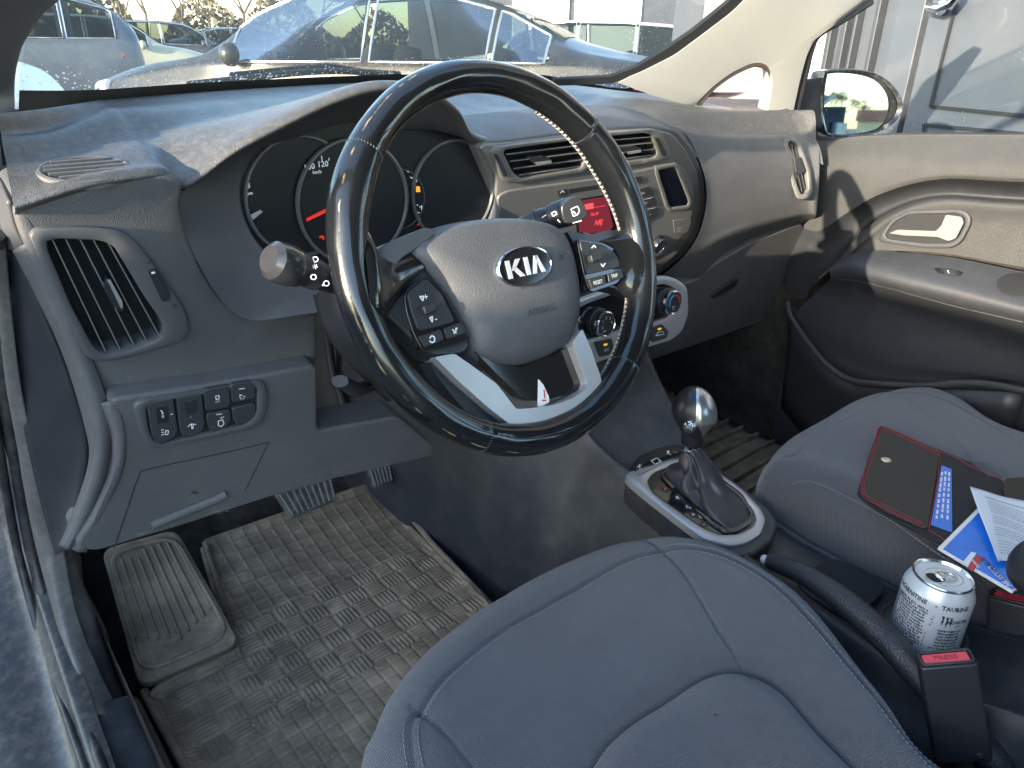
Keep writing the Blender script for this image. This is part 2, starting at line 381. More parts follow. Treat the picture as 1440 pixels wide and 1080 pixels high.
# shoulder strip left of the hub, sunlit
sh = WF.pts([(582,352),(614,328),(600,319),(560,334),(534,352),(527,374),(531,398),(546,388),(560,366)], -.004)
prism('hub_shoulder', HUBP, WF, sh, -.05, -.002, wheel, r=.008, bevel=.005, seg=4)
EF = Fr(WF.P(0,0,.0125), WF.n, u=(1,0,0))
ec = EF.px(738, 375)
el = lambda k: [ec+np.array([.0335*k*math.cos(t), .0185*k*math.sin(t)]) for t in np.linspace(0, 2*math.pi, 64, endpoint=False)]
V, Fc = ring_g(EF, [(el(1.0),-.003),(el(1.0),.0015),(el(.97),.0024),(el(.92),.0022),(el(.9),.001)])
emb = mk('emblem', V, Fc, CHROME, hub)
V, Fc = prism_g(EF, el(.91), -.001, .0012); mk('emblem_plate', V, Fc, GLOSSB, hub, smooth=False)
def stroke(b, fr, P, w, h0, h1, c, sc=1):
    """a letter stroke: a bar between two points of the letter grid"""
    p, q = (np.array(P[0])*sc+c), (np.array(P[1])*sc+c); d = nrm(q-p); e = np.array([-d[1], d[0]])*w/2
    v, f = prism_g(fr, [p-e, q-e, q+e, p+e], h0, h1); b.add(v, f)
b = MB(); L = .0095
def poly(b, P): v, f = prism_g(EF, [ec+np.array(p)*.86-np.array([.0010,0]) for p in P], .0011, .0024); b.add(v, f)
# K with open stem, I, and an A without its bar
poly(b, [(-.0245,-L),(-.0195,-L),(-.0195,L),(-.0245,L)])
poly(b, [(-.0195,-.002),(-.0105,L),(-.0045,L),(-.0150,-.0015)]); poly(b, [(-.0175,.0005),(-.0085,-L),(-.0025,-L),(-.0135,.0025)])
poly(b, [(.0005,-L),(.0055,-L),(.0055,L),(.0005,L)])
poly(b, [(.0085,-L),(.0135,-L),(.0190,L),(.0150,L)]); poly(b, [(.0150,L),(.0190,L),(.0265,-L),(.0215,-L)])
b.mk('emblem_letters', mat('letter_silver', (.6,.6,.6), .3, metal=.5), hub, smooth=False)
lettering('airbag_lettering', mat('moulded_lettering', (.03,.032,.036), .5), Fr(WF.P(0,0,.0118), WF.n, u=(1,0,0)), [('AIRBAG', .0095, 763, 436, 0, 1.1)], hub, h=.0004)
IC = Fr(WF.P(0,0,.0095), WF.n, u=(1,0,0))
lines('airbag_symbol', bpy.data.materials['moulded_lettering'], IC, [[(786,357),(792,362),(797,358)],[(792,362),(790,366)],[(795,355),(798,352),(800,357)]], .0014, hub, h=.001)
# spokes ----------------------------------------------------------
SPK = mat('spoke_rubber', (.014,.015,.018), .3, bump=('grain', 500, .15, .0005), coat=.15)
lf = [(500,395),(530,365),(555,360),(580,350),(612,388),(642,428),(668,492),(650,505),(605,508),(570,470),(535,440),(505,430)]
prism('spoke', SPK, WF, rc(WF.pts(lf, -.004), .01), -.03, -.005, wheel, bevel=.007, seg=5)
rf = [(797,322),(830,330),(862,322),(905,330),(908,420),(880,408),(850,402),(824,412),(822,390),(812,345)]
prism('spoke', SPK, WF, rc(WF.pts(rf, -.004), .008), -.03, -.006, wheel, bevel=.006, seg=5)
# leather webs where the spokes flow into the rim
def web(px0, px1, r0, r1):
    A = WF.P(*WF.px(*px0, -.012), -.012); B = WF.P(*WF.px(*px1, -.008), -.008)
    P = [A+(B-A)*t for t in np.linspace(0, 1, 9)]
    return tube_g(P, .01, m=16, rr=[r0+(r1-r0)*(t**1.6) for t in np.linspace(0, 1, 9)], flat=1.5)
def spoke_skin(L):
    top, bot = L; n = len(top); rows = []
    for i in range(n):
        A, B = WF.px(*top[i][:2], -.01), WF.px(*bot[i][:2], -.01); th = top[i][2]; h0 = top[i][3]; row = []
        for k in range(20):
            a = 2*math.pi*k/20; q = (A+B)/2+(A-B)/2*math.cos(a); row.append(WF.P(q[0], q[1], h0+th*math.sin(a)))
        rows.append(row)
    return grid_g(smooth_grid(rows, 4, 2, cv=True), cv=True)
for L in (([(585,352,.008,-.013),(560,358,.010,-.012),(538,362,.013,-.010),(520,348,.0155,-.005),(505,325,.0165,0),(490,318,.0165,0)], [(600,392,.008,-.013),(575,408,.010,-.012),(553,432,.013,-.010),(535,456,.0155,-.005),(520,478,.0165,0),(505,482,.0165,0)]),
          ([(820,325,.008,-.013),(845,331,.010,-.012),(868,326,.013,-.009),(880,305,.015,-.004),(893,290,.0160,0)], [(822,412,.008,-.013),(845,404,.010,-.012),(866,408,.013,-.009),(876,420,.015,-.004),(893,436,.0160,0)])):
    V, Fc = spoke_skin(L); mk('spoke_leather', V, Fc, RIM, wheel, ang=80, uv=[((v@WF.u)*2+.1, .45+(v@WF.v)) for v in V])
# switch pads -----------------------------------------------------
SWP = mat('switch_rubber', (.018,.019,.021), .45, dust=.03)
def swpad(outer, plate, rocker, buttons, parent):
    o = prism('switch_panel', GLOSSB, WF, WF.pts(outer, .001), -.012, -.001, parent, r=.006, bevel=.001)
    prism('switch_plate', SWP, WF, WF.pts(plate, .003), -.001, .0022, o, r=.004, bevel=.001)
    prism('rocker', SWP, WF, WF.pts(rocker, .009), .001, .008, o, r=.002, bevel=.0015)
    for q in buttons: prism('button', SWP, WF, WF.pts(q, .003), -.001, .003, o, r=.002, bevel=.0008)
    return o
pl = swpad([(570,410),(600,386),(628,412),(652,455),(665,478),(640,488),(598,497),(583,470),(572,435)],
      [(573,412),(600,390),(622,413),(641,452),(622,458),(590,466),(580,440)],
      [(596,430),(614,425),(617,436),(600,443)], [[(588,473),(620,463),(625,478),(598,489)],[(624,462),(648,453),(658,468),(630,477)]], wheel)
lettering('switch_marks', WHITEM, Fr(WF.P(0,0,.0035), WF.n, u=(1,0,0)), [('+', .009, 599, 418), ('-', .009, 613, 448)], pl)
SF = Fr(WF.P(0,0,.0034), WF.n, u=(1,0,0))
lines('switch_symbols', WHITEM, SF, [[(590,416),(592,420),(595,423),(595,416),(590,418)],[(604,446),(606,450),(608,453),(608,445),(604,448)],[(604,476),(607,472),(611,474),(611,480),(607,482),(604,479)],[(636,463),(641,468)],[(638,469),(643,461)],[(641,461),(641,469)]], .0011, pl)
pr = swpad([(813,335),(850,340),(872,352),(878,385),(872,398),(832,412),(823,385)],
      [(816,338),(848,343),(868,357),(874,375),(826,386)],
      [(832,358),(847,354),(850,363),(835,369)], [[(828,392),(851,386),(853,399),(833,406)],[(855,385),(875,380),(878,390),(857,398)]], wheel)
lettering('switch_marks', WHITEM, Fr(WF.P(0,0,.0035), WF.n, u=(1,0,0)), [('RESET', .0052, 841, 397, 0, .95), ('TRIP', .0052, 864, 388, 0, .95)], pr)
lines('switch_symbols', WHITEM, SF, [[(832,349),(835,345),(838,348)],[(845,371),(848,375),(851,370)]], .0011, pr)
# silver V trim ---------------------------------------------------
vout = [(612,502),(640,497),(662,512),(700,540),(727,575),(745,574),(778,570),(806,560),(824,548),(827,538),(818,515),(806,482),(820,462),(832,490),(846,530),(851,560),(838,580),(800,600),(760,608),(722,600),(690,575),(650,540)]
prism('spoke_trim', SILVER, WF, WF.pts(vout, .003), -.02, .002, wheel, r=.003, bevel=.0028, seg=4)
prism('lower_spoke_insert', GLOSSB, WF, WF.pts([(668,492),(700,512),(735,516),(795,492),(806,482),(824,538),(816,548),(780,560),(755,564),(735,558),(700,525)], -.006), -.022, -.008, wheel, r=.004, bevel=.001)
prism('spoke_underside', DARKP, WF, WF.pts([(604,508),(630,520),(680,570),(705,600),(690,605),(655,580),(615,530)], -.010), -.028, -.010, wheel, r=.003, bevel=.002)
prism('warning_sticker', WHITEM, WF, WF.pts([(757,533),(764,541),(772,558),(772,566),(756,575)], -.0075), -.0079, -.0074, wheel, r=.001, bevel=0)
lines('sticker_marks', mat('red_mark', (.55,.03,.03), .5), Fr(WF.P(0,0,-.0072), WF.n, u=(1,0,0)), [[(765,548),(766,560)],[(762,563),(768,563)]], .0015, wheel)
# column ----------------------------------------------------------
column = thing('steering_column', 'dark plastic steering column shroud behind the wheel', 'steering column', (0,.1,-.1))
b = MB()
sec = lambda w, hgt, h, dv: [WF.P(w*math.cos(t)*(1 if abs(math.cos(t)) < .8 else 1), dv+hgt*math.sin(t), h) for t in np.linspace(0, 2*math.pi, 28, endpoint=False)]
G = [sec(.058,.045,-.035,-.02), sec(.062,.052,-.06,-.02), sec(.068,.062,-.10,-.02), sec(.07,.066,-.16,-.025), sec(.07,.066,-.25,-.03)]
v, f = grid_g(G, cv=True); b.add(v, f); b.F.append(tuple(range(28)));
b.mk('shroud', DARKP, column)
# lower-left shroud seen under the left stalk, release lever
surf('lower_shroud', DARKP, [[at(445,415,y=.12), at(470,480,y=.10), at(545,560,y=.10)], [at(500,400,y=.08), at(520,470,y=.06), at(590,560,y=.07)], [at(600,480,y=.1), at(620,520,y=.08), at(650,590,y=.1)]], column, solid=.004)
tube('release_lever', DARKP, [at(530,540,y=.12), at(500,548,y=.09), at(478,536,y=.08)], .006, column, rr=[.005,.007,.006], m=12, flat=1.6)
# stalks
def stalk(A, B, rad, marks, label, name):
    t = thing(name, label, 'stalk', A)
    A, B = np.array(A), np.array(B); d = nrm(B-A); L = np.linalg.norm(B-A)
    prof = [(0,0),(rad*.75,.0005),(rad*1.05,.004),(rad*1.12,.012),(rad*1.05,.026),(rad*.9,.032),(rad*.86,.033),(rad*.86,.034),(rad*.9,.035),(rad*.92,.046),(rad*.86,.047),(rad*.86,.048),(rad*.82,.049),(rad*.6,L)]
    rev('grip', DARKP, prof, A, d, t, m=40)
    return t, d
STF = Fr(at(420,385,y=.055), (-.45,-.85,.3), u=(.9,-.43,0))
st, d = stalk(at(384,366,y=.062), at(520,412,y=.085), .0150, None, 'black light switch stalk left of the steering wheel', 'indicator_stalk')
rev('end_cap', mat('stalk_cap', (.03,.031,.034), .22, coat=.3), [(0,-.005),(.011,-.0045),(.0160,0),(.0175,.007),(.0175,.018),(.0165,.021)], at(384,366,y=.062), d, st, m=40)
lettering('stalk_marks', WHITEM, Fr(at(440,380,y=.062)-np.array([.006,.011,-.004]), (-.45,-.85,.3), u=(.93,-.36,.0)), [('D', .007, 444, 365, .2), ('*', .010, 444, 378, .2), ('O', .007, 441, 390, .1), ('O', .007, 459, 399, .1), ('.', .012, 453, 396, .1)], st, h=.001)
st2, d = stalk(at(812,294,y=.052), at(720,322,y=.09), .0135, None, 'black wiper stalk right of the steering wheel hub', 'wiper_stalk')
KF = Fr(at(805,300,y=.04), (-.45,-.88,.2), u=(.93,-.36,.25))
prism('end_cap', mat('stalk_end', (.02,.021,.024), .3, coat=.2), KF, KF.pts([(788,288),(803,277),(815,276),(823,290),(826,306),(812,312),(796,318),(789,303)], .0), -.022, .002, st2, r=.004, bevel=.002)
lines('wiper_symbol', WHITEM, KF, [[(803,294),(812,290),(815,296),(812,302),(806,304),(803,294)],[(806,297),(810,301)]], .0009, st2, h=.0024)
lines('speed_marks', WHITEM, KF, [[(775,300),(781,297),(783,301),(778,304),(775,300)],[(762,306),(768,302)],[(784,309),(788,313)],[(805,314),(818,310)]], .0009, st2, h=.004)
# ================================================================= dashboard
dash = thing('dashboard', 'dusty dark grey dashboard with air vents, gauges and radio across the car', 'dashboard', (.32,.3,-.3))
def cowl(x, dz=0):
    ks = [(-.45,.17),(-.36,.26),(-.303,.318),(-.233,.39),(-.085,.496),(.08,.59),(.244,.657),(.45,.69),(.641,.665),(.80,.615),(.93,.53),(1.06,.40)]
    return np.array([x, np.interp(x, [k[0] for k in ks], [k[1] for k in ks]), .12+dz-.042*max(0, min((x-.6)/.3, 1))])
E_ = [at(18,284,y=.20), at(120,253,y=.20), at(225,239,y=.206), at(262,252,y=.214), at(330,205,y=.206), at(400,168,y=.198), at(465,138,y=.192), at(530,119,y=.19), at(600,124,y=.196), at(643,152,y=.212), at(666,188,y=.242), at(713,198,y=.262), at(780,189,y=.265), at(850,180,y=.268), at(913,177,y=.272), at(960,181,y=.285), at(1010,187,y=.292), at(1070,189,y=.292), at(1122,190,y=.285), at(1150,200,y=.26)]
KX = [-.345,-.30,-.25,-.235,-.19,-.13,-.06,.0,.06,.11,.15,.20,.27,.36,.45,.56,.70,.85,.97,1.02]
hood = [0,0,.05,.25,.6,.85,1,1,.95,.8,.4,.1,0,0,0,0,0,0,0,0]
cols = []
for e, kx, hd in zip(E_, KX, hood):
    K = cowl(kx); c = [K+np.array([0,.05,-.05]), K+np.array([0,.0,-.002])]
    base = lambda t, z: np.array([K[0]+(e[0]-K[0])*t, K[1]+(e[1]-K[1])*t, z])
    rz = .112 if kx > -.26 else .10; vz = .094 if kx > -.26 else .086
    right = kx > .5
    zt = e[2]; rz -= .026*max(0, min((kx-.6)/.3, 1)); rr_ = .030*max(0, min((kx-.6)/.3, 1))
    c.append(base(.14, rz+.003)); c.append(base(.3, rz)); c.append(base(.5, vz+(zt-vz)*.12+hd*.01 if not right else .106-rr_))
    c.append(base(.7, vz+(zt-vz)*(.35 if hd else .3)+hd*.014 if not right else .101-rr_))
    c.append(base(.88, vz+(zt-vz)*.78+hd*.008 if not right else .088-rr_*.4))
    c.append(base(.97, zt+ .003 if not right else zt+.005))
    c.append(e)
    if right: c += [e+np.array([0,-.012,-.02])]
    else: c += [e+np.array([0,-.0015,-.006])]
    if not right: c += [e+np.array([0,.010,-.012])]
    else: c += [e+np.array([0,-.02,-.04])]
    cols.append(c)
top_pad = surf('top_pad', PLAST_TOP, cols, dash, nu=7, nv=5)
PA = Fr((-.25,.205,.06), (0,-1,-.25), u=(1,0,0))          # left fascia plane
left = [(16,285),(60,268),(120,255),(225,241),(262,254),(253,288),(262,330),(282,375),(305,412),(330,437),(362,447),(440,434),(447,445),(447,516),(360,533),(250,552),(152,563),(134,548),(112,516),(60,400),(26,322)]
lfas = prism('left_fascia', PLASTIC, PA, rc(PA.pts(left, 0), .012, 4), -.07, 0, dash, bevel=.006, seg=4)
prism('fascia_lip_cap', SMOOTHP, PA, PA.pts([(108,516),(128,514),(150,566),(138,552)], .001), -.01, .001, dash, bevel=.002)
# knee panel
KP = Fr((-.2,.232,-.15), (0,-1,-.22), u=(1,0,0))
knee = [(152,562),(300,540),(447,513),(447,606),(560,586),(612,628),(612,642),(480,672),(380,700),(250,742),(134,777),(104,770),(140,712),(168,650),(166,600)]
prism('knee_panel', PLASTIC, KP, rc(KP.pts(knee, 0), .01), -.05, 0, dash, bevel=.006, seg=4)
lines('panel_joint', DARKP, KP, [spl([(160,772),(175,728),(195,670),(208,660),(300,640),(378,622)], 4), [(378,622),(345,690)]], .0011, dash, h=.0002, th=.0002)
KH = Fr(KP.O, KP.n, u=(1,0,0))
tube('handle_lip', PLASTIC, [KP.P(*KP.px(a, b), .002) for a, b in ((212,738),(250,722),(300,702),(316,694))], .006, dash, flat=.7)
lines('panel_emblem', DARKP, KP, [[(270,690),(276,694)],[(272,694),(279,690)],[(268,694),(280,693)]], .001, dash)
b = MB(); r_ = random.Random(2)
for k in range(46):
    px_, py_ = r_.choice(((230,735),(300,712),(420,690),(480,660),(570,610),(200,755))); px_ += r_.gauss(0,16); py_ = 775-(px_-134)*.285-abs(r_.gauss(0,9))-3; L_ = r_.uniform(1,9)
    if px_ > 600 or px_ < 145: continue
    P = [KP.P(*KP.px(px_, py_, .0004), .0004), KP.P(*KP.px(px_+L_, py_-L_*r_.uniform(.1,.5), .0004), .0004)]; v, f = tube_g(P, r_.uniform(.00012,.0003), m=4); b.add(v, f)
sc_ = b.mk('scuffs', mat('scuff_marks', (.26,.25,.24), .8), dash, smooth=False); sc_['kind'] = 'stuff'
# side strips between fascia and door seal
def strip(name, m, Lp, Rp, **k): surf(name, m, [[at(a, b, y=c) for a, b, c in Lp], [at((a+d)/2, (b+e)/2, y=(c+f)/2-.012) for (a, b, c), (d, e, f) in zip(Lp, Rp)], [at(d, e, y=f) for d, e, f in Rp]], dash, nu=5, nv=6, solid=.004, **k)
strip('end_trim', PLASTIC, [(24,350,.25),(55,412,.26),(95,500,.265),(125,600,.27),(130,650,.275),(108,720,.29),(88,768,.30)], [(44,335,.225),(80,400,.235),(120,490,.245),(148,570,.25),(150,640,.26),(132,705,.272),(98,770,.285)])
strip('end_trim_inner', PLASTIC, [(140,566,.262),(158,620,.27),(155,665,.275),(132,715,.285),(100,772,.295)], [(160,562,.236),(172,600,.24),(170,655,.25),(150,705,.262),(118,774,.28)])
surf('end_cap', DARKP, [[at(6,350,y=.30), at(14,450,y=.31), at(32,570,y=.33), at(58,690,y=.35), at(84,778,y=.36)], [at(30,352,y=.27), at(62,430,y=.275), at(105,540,y=.28), at(126,640,y=.29), at(98,772,y=.31)]], dash, solid=.005)
surf('upper_end_cap', SMOOTHP, [[at(4,250,y=.26), at(4,300,y=.28), at(6,350,y=.29)], [at(18,284,y=.21), at(28,320,y=.23), at(46,350,y=.25)]], dash, solid=.004)
# defroster grille on the top
_p_, _n_ = drape(top_pad, 120, 238); DG = Fr(_p_-_n_*.0005, nrm(_n_*.75+np.array([.05,-.25,1])*.25), u=(1,0,0))
dc = DG.px(120, 238)
gr = MB()
V, Fc = ring_g(DG, [([dc+np.array([.034*math.cos(t)*s, .0225*math.sin(t)*s]) for t in np.linspace(0, 2*math.pi, 48, endpoint=False)], h) for s, h in ((1.12,-.006),(1.09,.0008),(1.0,.0016),(.93,.0002),(.92,-.003))])
gg = mk('defroster_grille', V, Fc, PLASTIC, dash)
V, Fc = prism_g(DG, [dc+np.array([.0315*math.cos(t), .0205*math.sin(t)]) for t in np.linspace(0, 2*math.pi, 48, endpoint=False)], -.003, .0008); mk('grille_floor', V, Fc, BLACKH, gg, smooth=False)
b = MB()
for k in (-2, -1, 0, 1, 2):
    yv = k*.0070; wv = .031*math.sqrt(1-(yv/.021)**2); v, f = prism_g(DG, [dc+np.array(q) for q in ((-wv,yv-.0011),(wv,yv-.0011),(wv,yv+.0011),(-wv,yv+.0011))], -.002, .0026); b.add(v, f)
b.mk('slat', PLASTIC, gg, smooth=False)
# ---- air vents
VENTB = mat('vent_slat_plastic', (.014,.015,.017), .4, rvar=.03, var=.05)
SLATHI = mat('slat_edge_highlight', (.16,.165,.17), .35)  # paler front face of each blade: its edge highlight put into the colour
def slat(parent, fr, p, q, depth=.010, th=.0013, tilt=.5):
    """one blade from pixel p to pixel q"""
    A = np.array(fr.px(*p)); B = np.array(fr.px(*q)); d = nrm(B-A); e = np.array([-d[1], d[0]])
    V = []
    for P in (A, B):
        for s, h in ((0, -.0005), (th, -.0008), (th+tilt*depth, -depth), (tilt*depth, -depth)): V.append(fr.P(*(P+e*s), h))
    o = mk('slat', V, [(0,1,2,3),(7,6,5,4),(0,4,5,1),(1,5,6,2),(2,6,7,3),(3,7,4,0)], VENTB, parent, bevel=0, smooth=False)
    o.data.materials.append(SLATHI); o.data.polygons[2].material_index = 1
    return o
def vent(name, fr, outer, inner, slats, tabq, wheelq=None, wmarks=None, r=.01, ri=.008, tilt=.5, hr=.004, label=None, holes=()):
    v = ring(name, STACKP if name != 'side_air_vent' else SMOOTHP, fr, outer, inner, -.002, hr, dash, r=r, ri=ri, N=96, h_in=-.021)
    if label: v['label'] = label
    c = np.mean(fr.pts(inner), 0); pp = [c+(p-c)*1.03 for p in rc(fr.pts(inner), ri)]
    for h_ in holes: cut(h_, fr, pp, -.024, .01)
    V, Fc = prism_g(fr, pp, -.03, -.020); mk('duct', V, Fc, BLACKH, v, smooth=False)
    for p, q in slats: slat(v, fr, p, q, tilt=tilt)
    prism('vent_tab', DARKP, fr, fr.pts(tabq, .003), -.006, .004, v, r=.002, bevel=.001)
    if wheelq:
        prism('thumbwheel', DARKP, fr, fr.pts(wheelq, hr), 0, hr+.0015, v, r=.0015, bevel=.0008)
    return v
VL = Fr(PA.O+PA.n*.001, PA.n, u=(1,0,0))
V1 = vent('side_air_vent', VL, [(40,328),(58,322),(120,320),(170,324),(195,345),(215,372),(235,400),(262,440),(266,468),(255,482),(200,498),(152,510),(122,505),(95,450)],
     [(62,340),(80,336),(140,338),(160,345),(180,378),(205,420),(230,455),(230,475),(190,492),(148,500),(132,490),(100,430)],
     [((72,336),(150,500)),((91,336),(170,496)),((111,336),(190,491)),((130,337),(208,485)),((150,340),(226,478))],
     [(148,394),(155,393),(172,425),(174,436),(168,438),(152,408)], [(207,380),(219,377),(238,410),(239,422),(228,424)], r=.012, ri=.012, tilt=-.12, hr=.005, label='large curved side air vent with slanting upright blades', holes=(lfas,))
prism('tab_face', SILVER, VL, VL.pts([(151,394),(155,393),(172,424),(173,433),(170,434)], .005), .004, .0048, V1, bevel=0)
prism('tab_grip', DARKP, VL, VL.pts([(146,398),(151,397),(167,430),(164,434),(160,432),(148,408)], .005), .002, .0055, V1, bevel=.0005)
lines('vent_mark', WHITEM, VL, [[(213,384),(218,383)]], .002, V1, h=.0068)
for sg_ in ([(207,371),(211,367),(217,366)],[(244,428),(249,429),(249,433),(244,432),(244,428)]): lines('vent_symbol', bpy.data.materials['moulded_lettering'], VL, [sg_], .0008, V1, h=.0053)
# ---- instrument cluster
CY = .265
arch = [(262,330,.226),(253,288,.216),(268,258,.215),(330,208,.207),(400,171,.200),(465,142,.194),(530,123,.192),(600,129,.198),(640,157,.214),(662,194,.246),(700,212,.262),(706,255,.262),(704,300,.262),(690,345,.25),(640,385,.24),(560,420,.235),(500,432,.23),(440,440,.228),(362,450,.226),(330,440,.225),(305,414,.225),(282,376,.225)]
inn = [(352,325),(338,282),(342,245),(362,212),(392,200),(430,190),(470,176),(520,172),(570,182),(615,185),(655,196),(682,222),(694,255),(692,290),(676,322),(640,345),(590,362),(540,374),(490,380),(440,380),(405,376),(375,355)]
rows = []
o3 = [at(a, b, y=c) for a, b, c in arch]; i3 = [at(a, b, y=CY) for a, b in inn]
for t, s in ((0,0),(.06,.012),(.3,.012),(.6,.008),(.9,.001),(1,0),(1.02,0)):
    rows.append([o+(i-o)*t+np.array([0,s,0])*0+np.array([0,.0,0]) for o, i in zip(o3, i3)])
rows[-1] = [p+np.array([0,.012,0]) for p in i3]
V, Fc = grid_g(smooth_grid(rows, 3, 5, cv=True), cv=True)
clus = mk('instrument_cluster', V, Fc, SMOOTHP, dash, ang=60)
CF = Fr((0,CY+.004,0), (0,-1,0), u=(1,0,0))
cp = CF.pts(inn); cc = np.mean(cp, 0)
V, Fc = prism_g(CF, [cc+(p-cc)*1.03 for p in spl(cp, 4, True)], -.01, 0); mk('gauge_backing', V, Fc, GAUGE, clus, smooth=False)
def dial(c, r, h, arc=None):
    V, Fc = ring_g(CF, [(circ(c, r*s, 80), hh) for s, hh in ((1.03,h),(1.02,h+.004),(.985,h+.0045),(.965,h+.001))]); mk('dial_ring', V, Fc, mat('dial_ring_grey', (.09,.09,.095), .3) if 'dial_ring_grey' not in bpy.data.materials else bpy.data.materials['dial_ring_grey'], clus)
    V, Fc = prism_g(CF, circ(c, r*.985, 80), 0.0, h+.0012); mk('dial_face', V, Fc, GAUGE, clus, smooth=False)
x0 = CF.px(340, 270)[0]; x1 = CF.px(692, 262)[0]; xc = CF.px(412, 270)[0]
cl, cr_ = np.array([x0+.066, CF.px(400,285)[1]+.004]), np.array([x1-.063, CF.px(630,270)[1]])
ccx = np.array([xc+.070, CF.px(500,285)[1]+.002])
dial(cl, .064, .001); dial(cr_, .062, .001); dial(ccx, .0695, .006)
GF = Fr((0,CY+.004-.0026,0), (0,-1,0), u=(1,0,0)); GF2 = Fr((0,CY+.004-.0076,0), (0,-1,0), u=(1,0,0))
GM = mat('gauge_print', (.8,.8,.8), .5, emit=(.8,.85,.9), es=.02); RM = mat('gauge_red', (.6,.02,.02), .5, emit=(1,.05,.03), es=.05); OM = mat('gauge_amber', (.7,.3,.02), .5, emit=(1,.4,.03), es=.1)
lettering('gauge_lettering', GM, GF2, [('100', .0088, 435, 235, .1), ('120', .0088, 454, 231, .0), ('km/h', .0052, 446, 242, 0)], clus, bold=.01)
lines('gauge_ticks', GM, GF2, [[(442,219),(443,224)],[(452,219),(453,226)],[(463,222),(462,226)]], .0009, clus)
lettering('rev_lettering', GM, GF, [('8', .0088, 349, 261, 0), ('rpm', .0050, 350, 272, 0)], clus, bold=.01)
lines('rev_mark', RM, GF, [[(348,249),(348.6,256)]], .0012, clus)
lines('red_lamp', RM, GF2, [[(449,334),(454,332),(455,337)]], .002, clus)
for sg_ in ([[(572,240),(575,242)],[(577,249),(580,251)],[(580,259),(582,261)],[(583,251),(586,253),(586,256)]], [[(586,288),(588,289)],[(587,299),(590,299)],[(588,309),(591,308)],[(590,292),(593,289),(593,297)]]): lines('side_gauge_mark', GM, GF, sg_, .0012, clus)
prism('fuel_lamp', OM, GF, GF.pts([(585,262),(590,262),(591,270),(585,270)]), 0, .0004, clus, bevel=0)
lines('low_fuel_mark', RM, GF, [[(587,317),(591,313)]], .0014, clus)
V, Fc = ring_g(GF, [(circ(CF.px(560,280), .036, 48), 0), (circ(CF.px(560,280), .036, 48), .001), (circ(CF.px(560,280), .0345, 48), .001)]); mk('side_gauge_ring', V, Fc, bpy.data.materials['dial_ring_grey'], clus)
nd = Fr((0,CY-.006,0), (0,-1,0), u=(1,0,0))
prism('needle', RM, nd, nd.pts([(431,311),(431,307),(500,272),(502,278)]), 0, .0015, clus, bevel=0)
prism('needle_stub', mat('needle_grey', (.3,.3,.3), .4), nd, nd.pts([(352,302),(366,295),(369,298),(355,309)]), 0, .001, clus, bevel=0)
# ---- centre stack
SBn = (0,-1,-.28)
SB = Fr((.36,.25,.04), SBn, u=(1,0,0))
stack = [(672,204),(713,202),(780,193),(850,185),(913,181),(946,188),(966,212),(983,248),(986,285),(975,325),(955,355),(925,381),(905,389),(860,404),(800,422),(740,440),(700,430),(700,330),(696,300),(699,250)]
cst = prism('centre_stack', STACKP, SB, rc(SB.pts(stack, 0), .014, 4), -.09, 0, dash, bevel=.004, seg=4)
csu = prism('stack_surround', PLASTIC, SB, rc(SB.pts([(668,200),(713,197),(780,188),(850,180),(915,177),(952,183),(975,210),(991,248),(993,288),(982,330),(960,362),(925,388),(860,410),(800,428),(740,446)], -.004), .014, 4), -.095, -.004, dash, bevel=.005, seg=4)
VC = Fr(SB.P(0,0,.001), SB.n, u=(1,0,0))
vent('centre_air_vent', VC, [(688,209),(760,199),(800,194),(826,190),(836,228),(832,240),(718,258),(708,256)], [(706,211),(760,203),(800,198),(812,198),(824,225),(820,237),(735,252),(722,244)],
     [((712,218),(817,205)),((717,228),(820,215)),((722,238),(822,225)),((730,247),(820,234))], [(743,223),(765,220),(776,224),(775,229),(755,233)], [(694,217),(699,216),(713,244),(712,248),(707,248)], r=.006, ri=.005, tilt=.06, hr=.003, label='left one of the pair of vents above the radio', holes=(cst, csu))
vent('centre_air_vent', VC, [(838,188),(920,182),(932,186),(945,218),(941,226),(860,236),(850,228)], [(846,192),(905,187),(917,190),(926,215),(922,222),(868,230),(858,222)],
     [((848,199),(919,193)),((852,208),(923,201)),((857,217),(926,210)),((865,226),(924,218))], [(873,208),(893,205),(902,209),(901,214),(884,217)], [(920,193),(925,193),(937,216),(934,220),(930,218)], r=.006, ri=.005, tilt=.06, hr=.003, label='right one of the pair of vents above the radio', holes=(cst, csu))
for nm, q in (('tab_face', [(752,229),(775,226),(776,229),(756,233)]), ('tab_face', [(882,214),(901,211),(902,214),(884,217)])):
    prism(nm, SILVER, VC, VC.pts(q, .005), .003, .0052, dash, bevel=0)
# radio face: a raised plate
RFp = [(700,276),(716,268),(850,250),(950,230),(962,236),(975,262),(977,288),(968,320),(945,350),(905,372),(860,385),(700,420),(700,330)]
prism('radio_face', STACKP, SB, rc(SB.pts(RFp, .003), .008), -.01, .003, dash, bevel=.002)
RB = Fr(SB.P(0,0,.003), SB.n, u=(1,0,0))
DK = mat('radio_button_plastic', (.035,.036,.038), .4)
prism('eject_button', DK, RB, RB.pts([(782,268),(796,265),(799,272),(786,277)]), 0, .0012, dash, r=.002, bevel=.0006)
lines('eject_mark', WHITEM, RB, [[(788,272),(791,268),(794,271)]], .0008, dash, h=.0014)
prism('disc_slot', BLACKH, RB, RB.pts([(800,266),(840,260),(842,266),(802,272)]), -.001, .0003, dash, r=.001, bevel=0)
scr = prism('display', mat('display_glass', (.10,.012,.018), .25, emit=(.42,.05,.09), es=.035), RB, RB.pts([(812,283),(852,276),(862,318),(856,325),(815,330)]), 0, .0006, dash, r=.002, bevel=0)
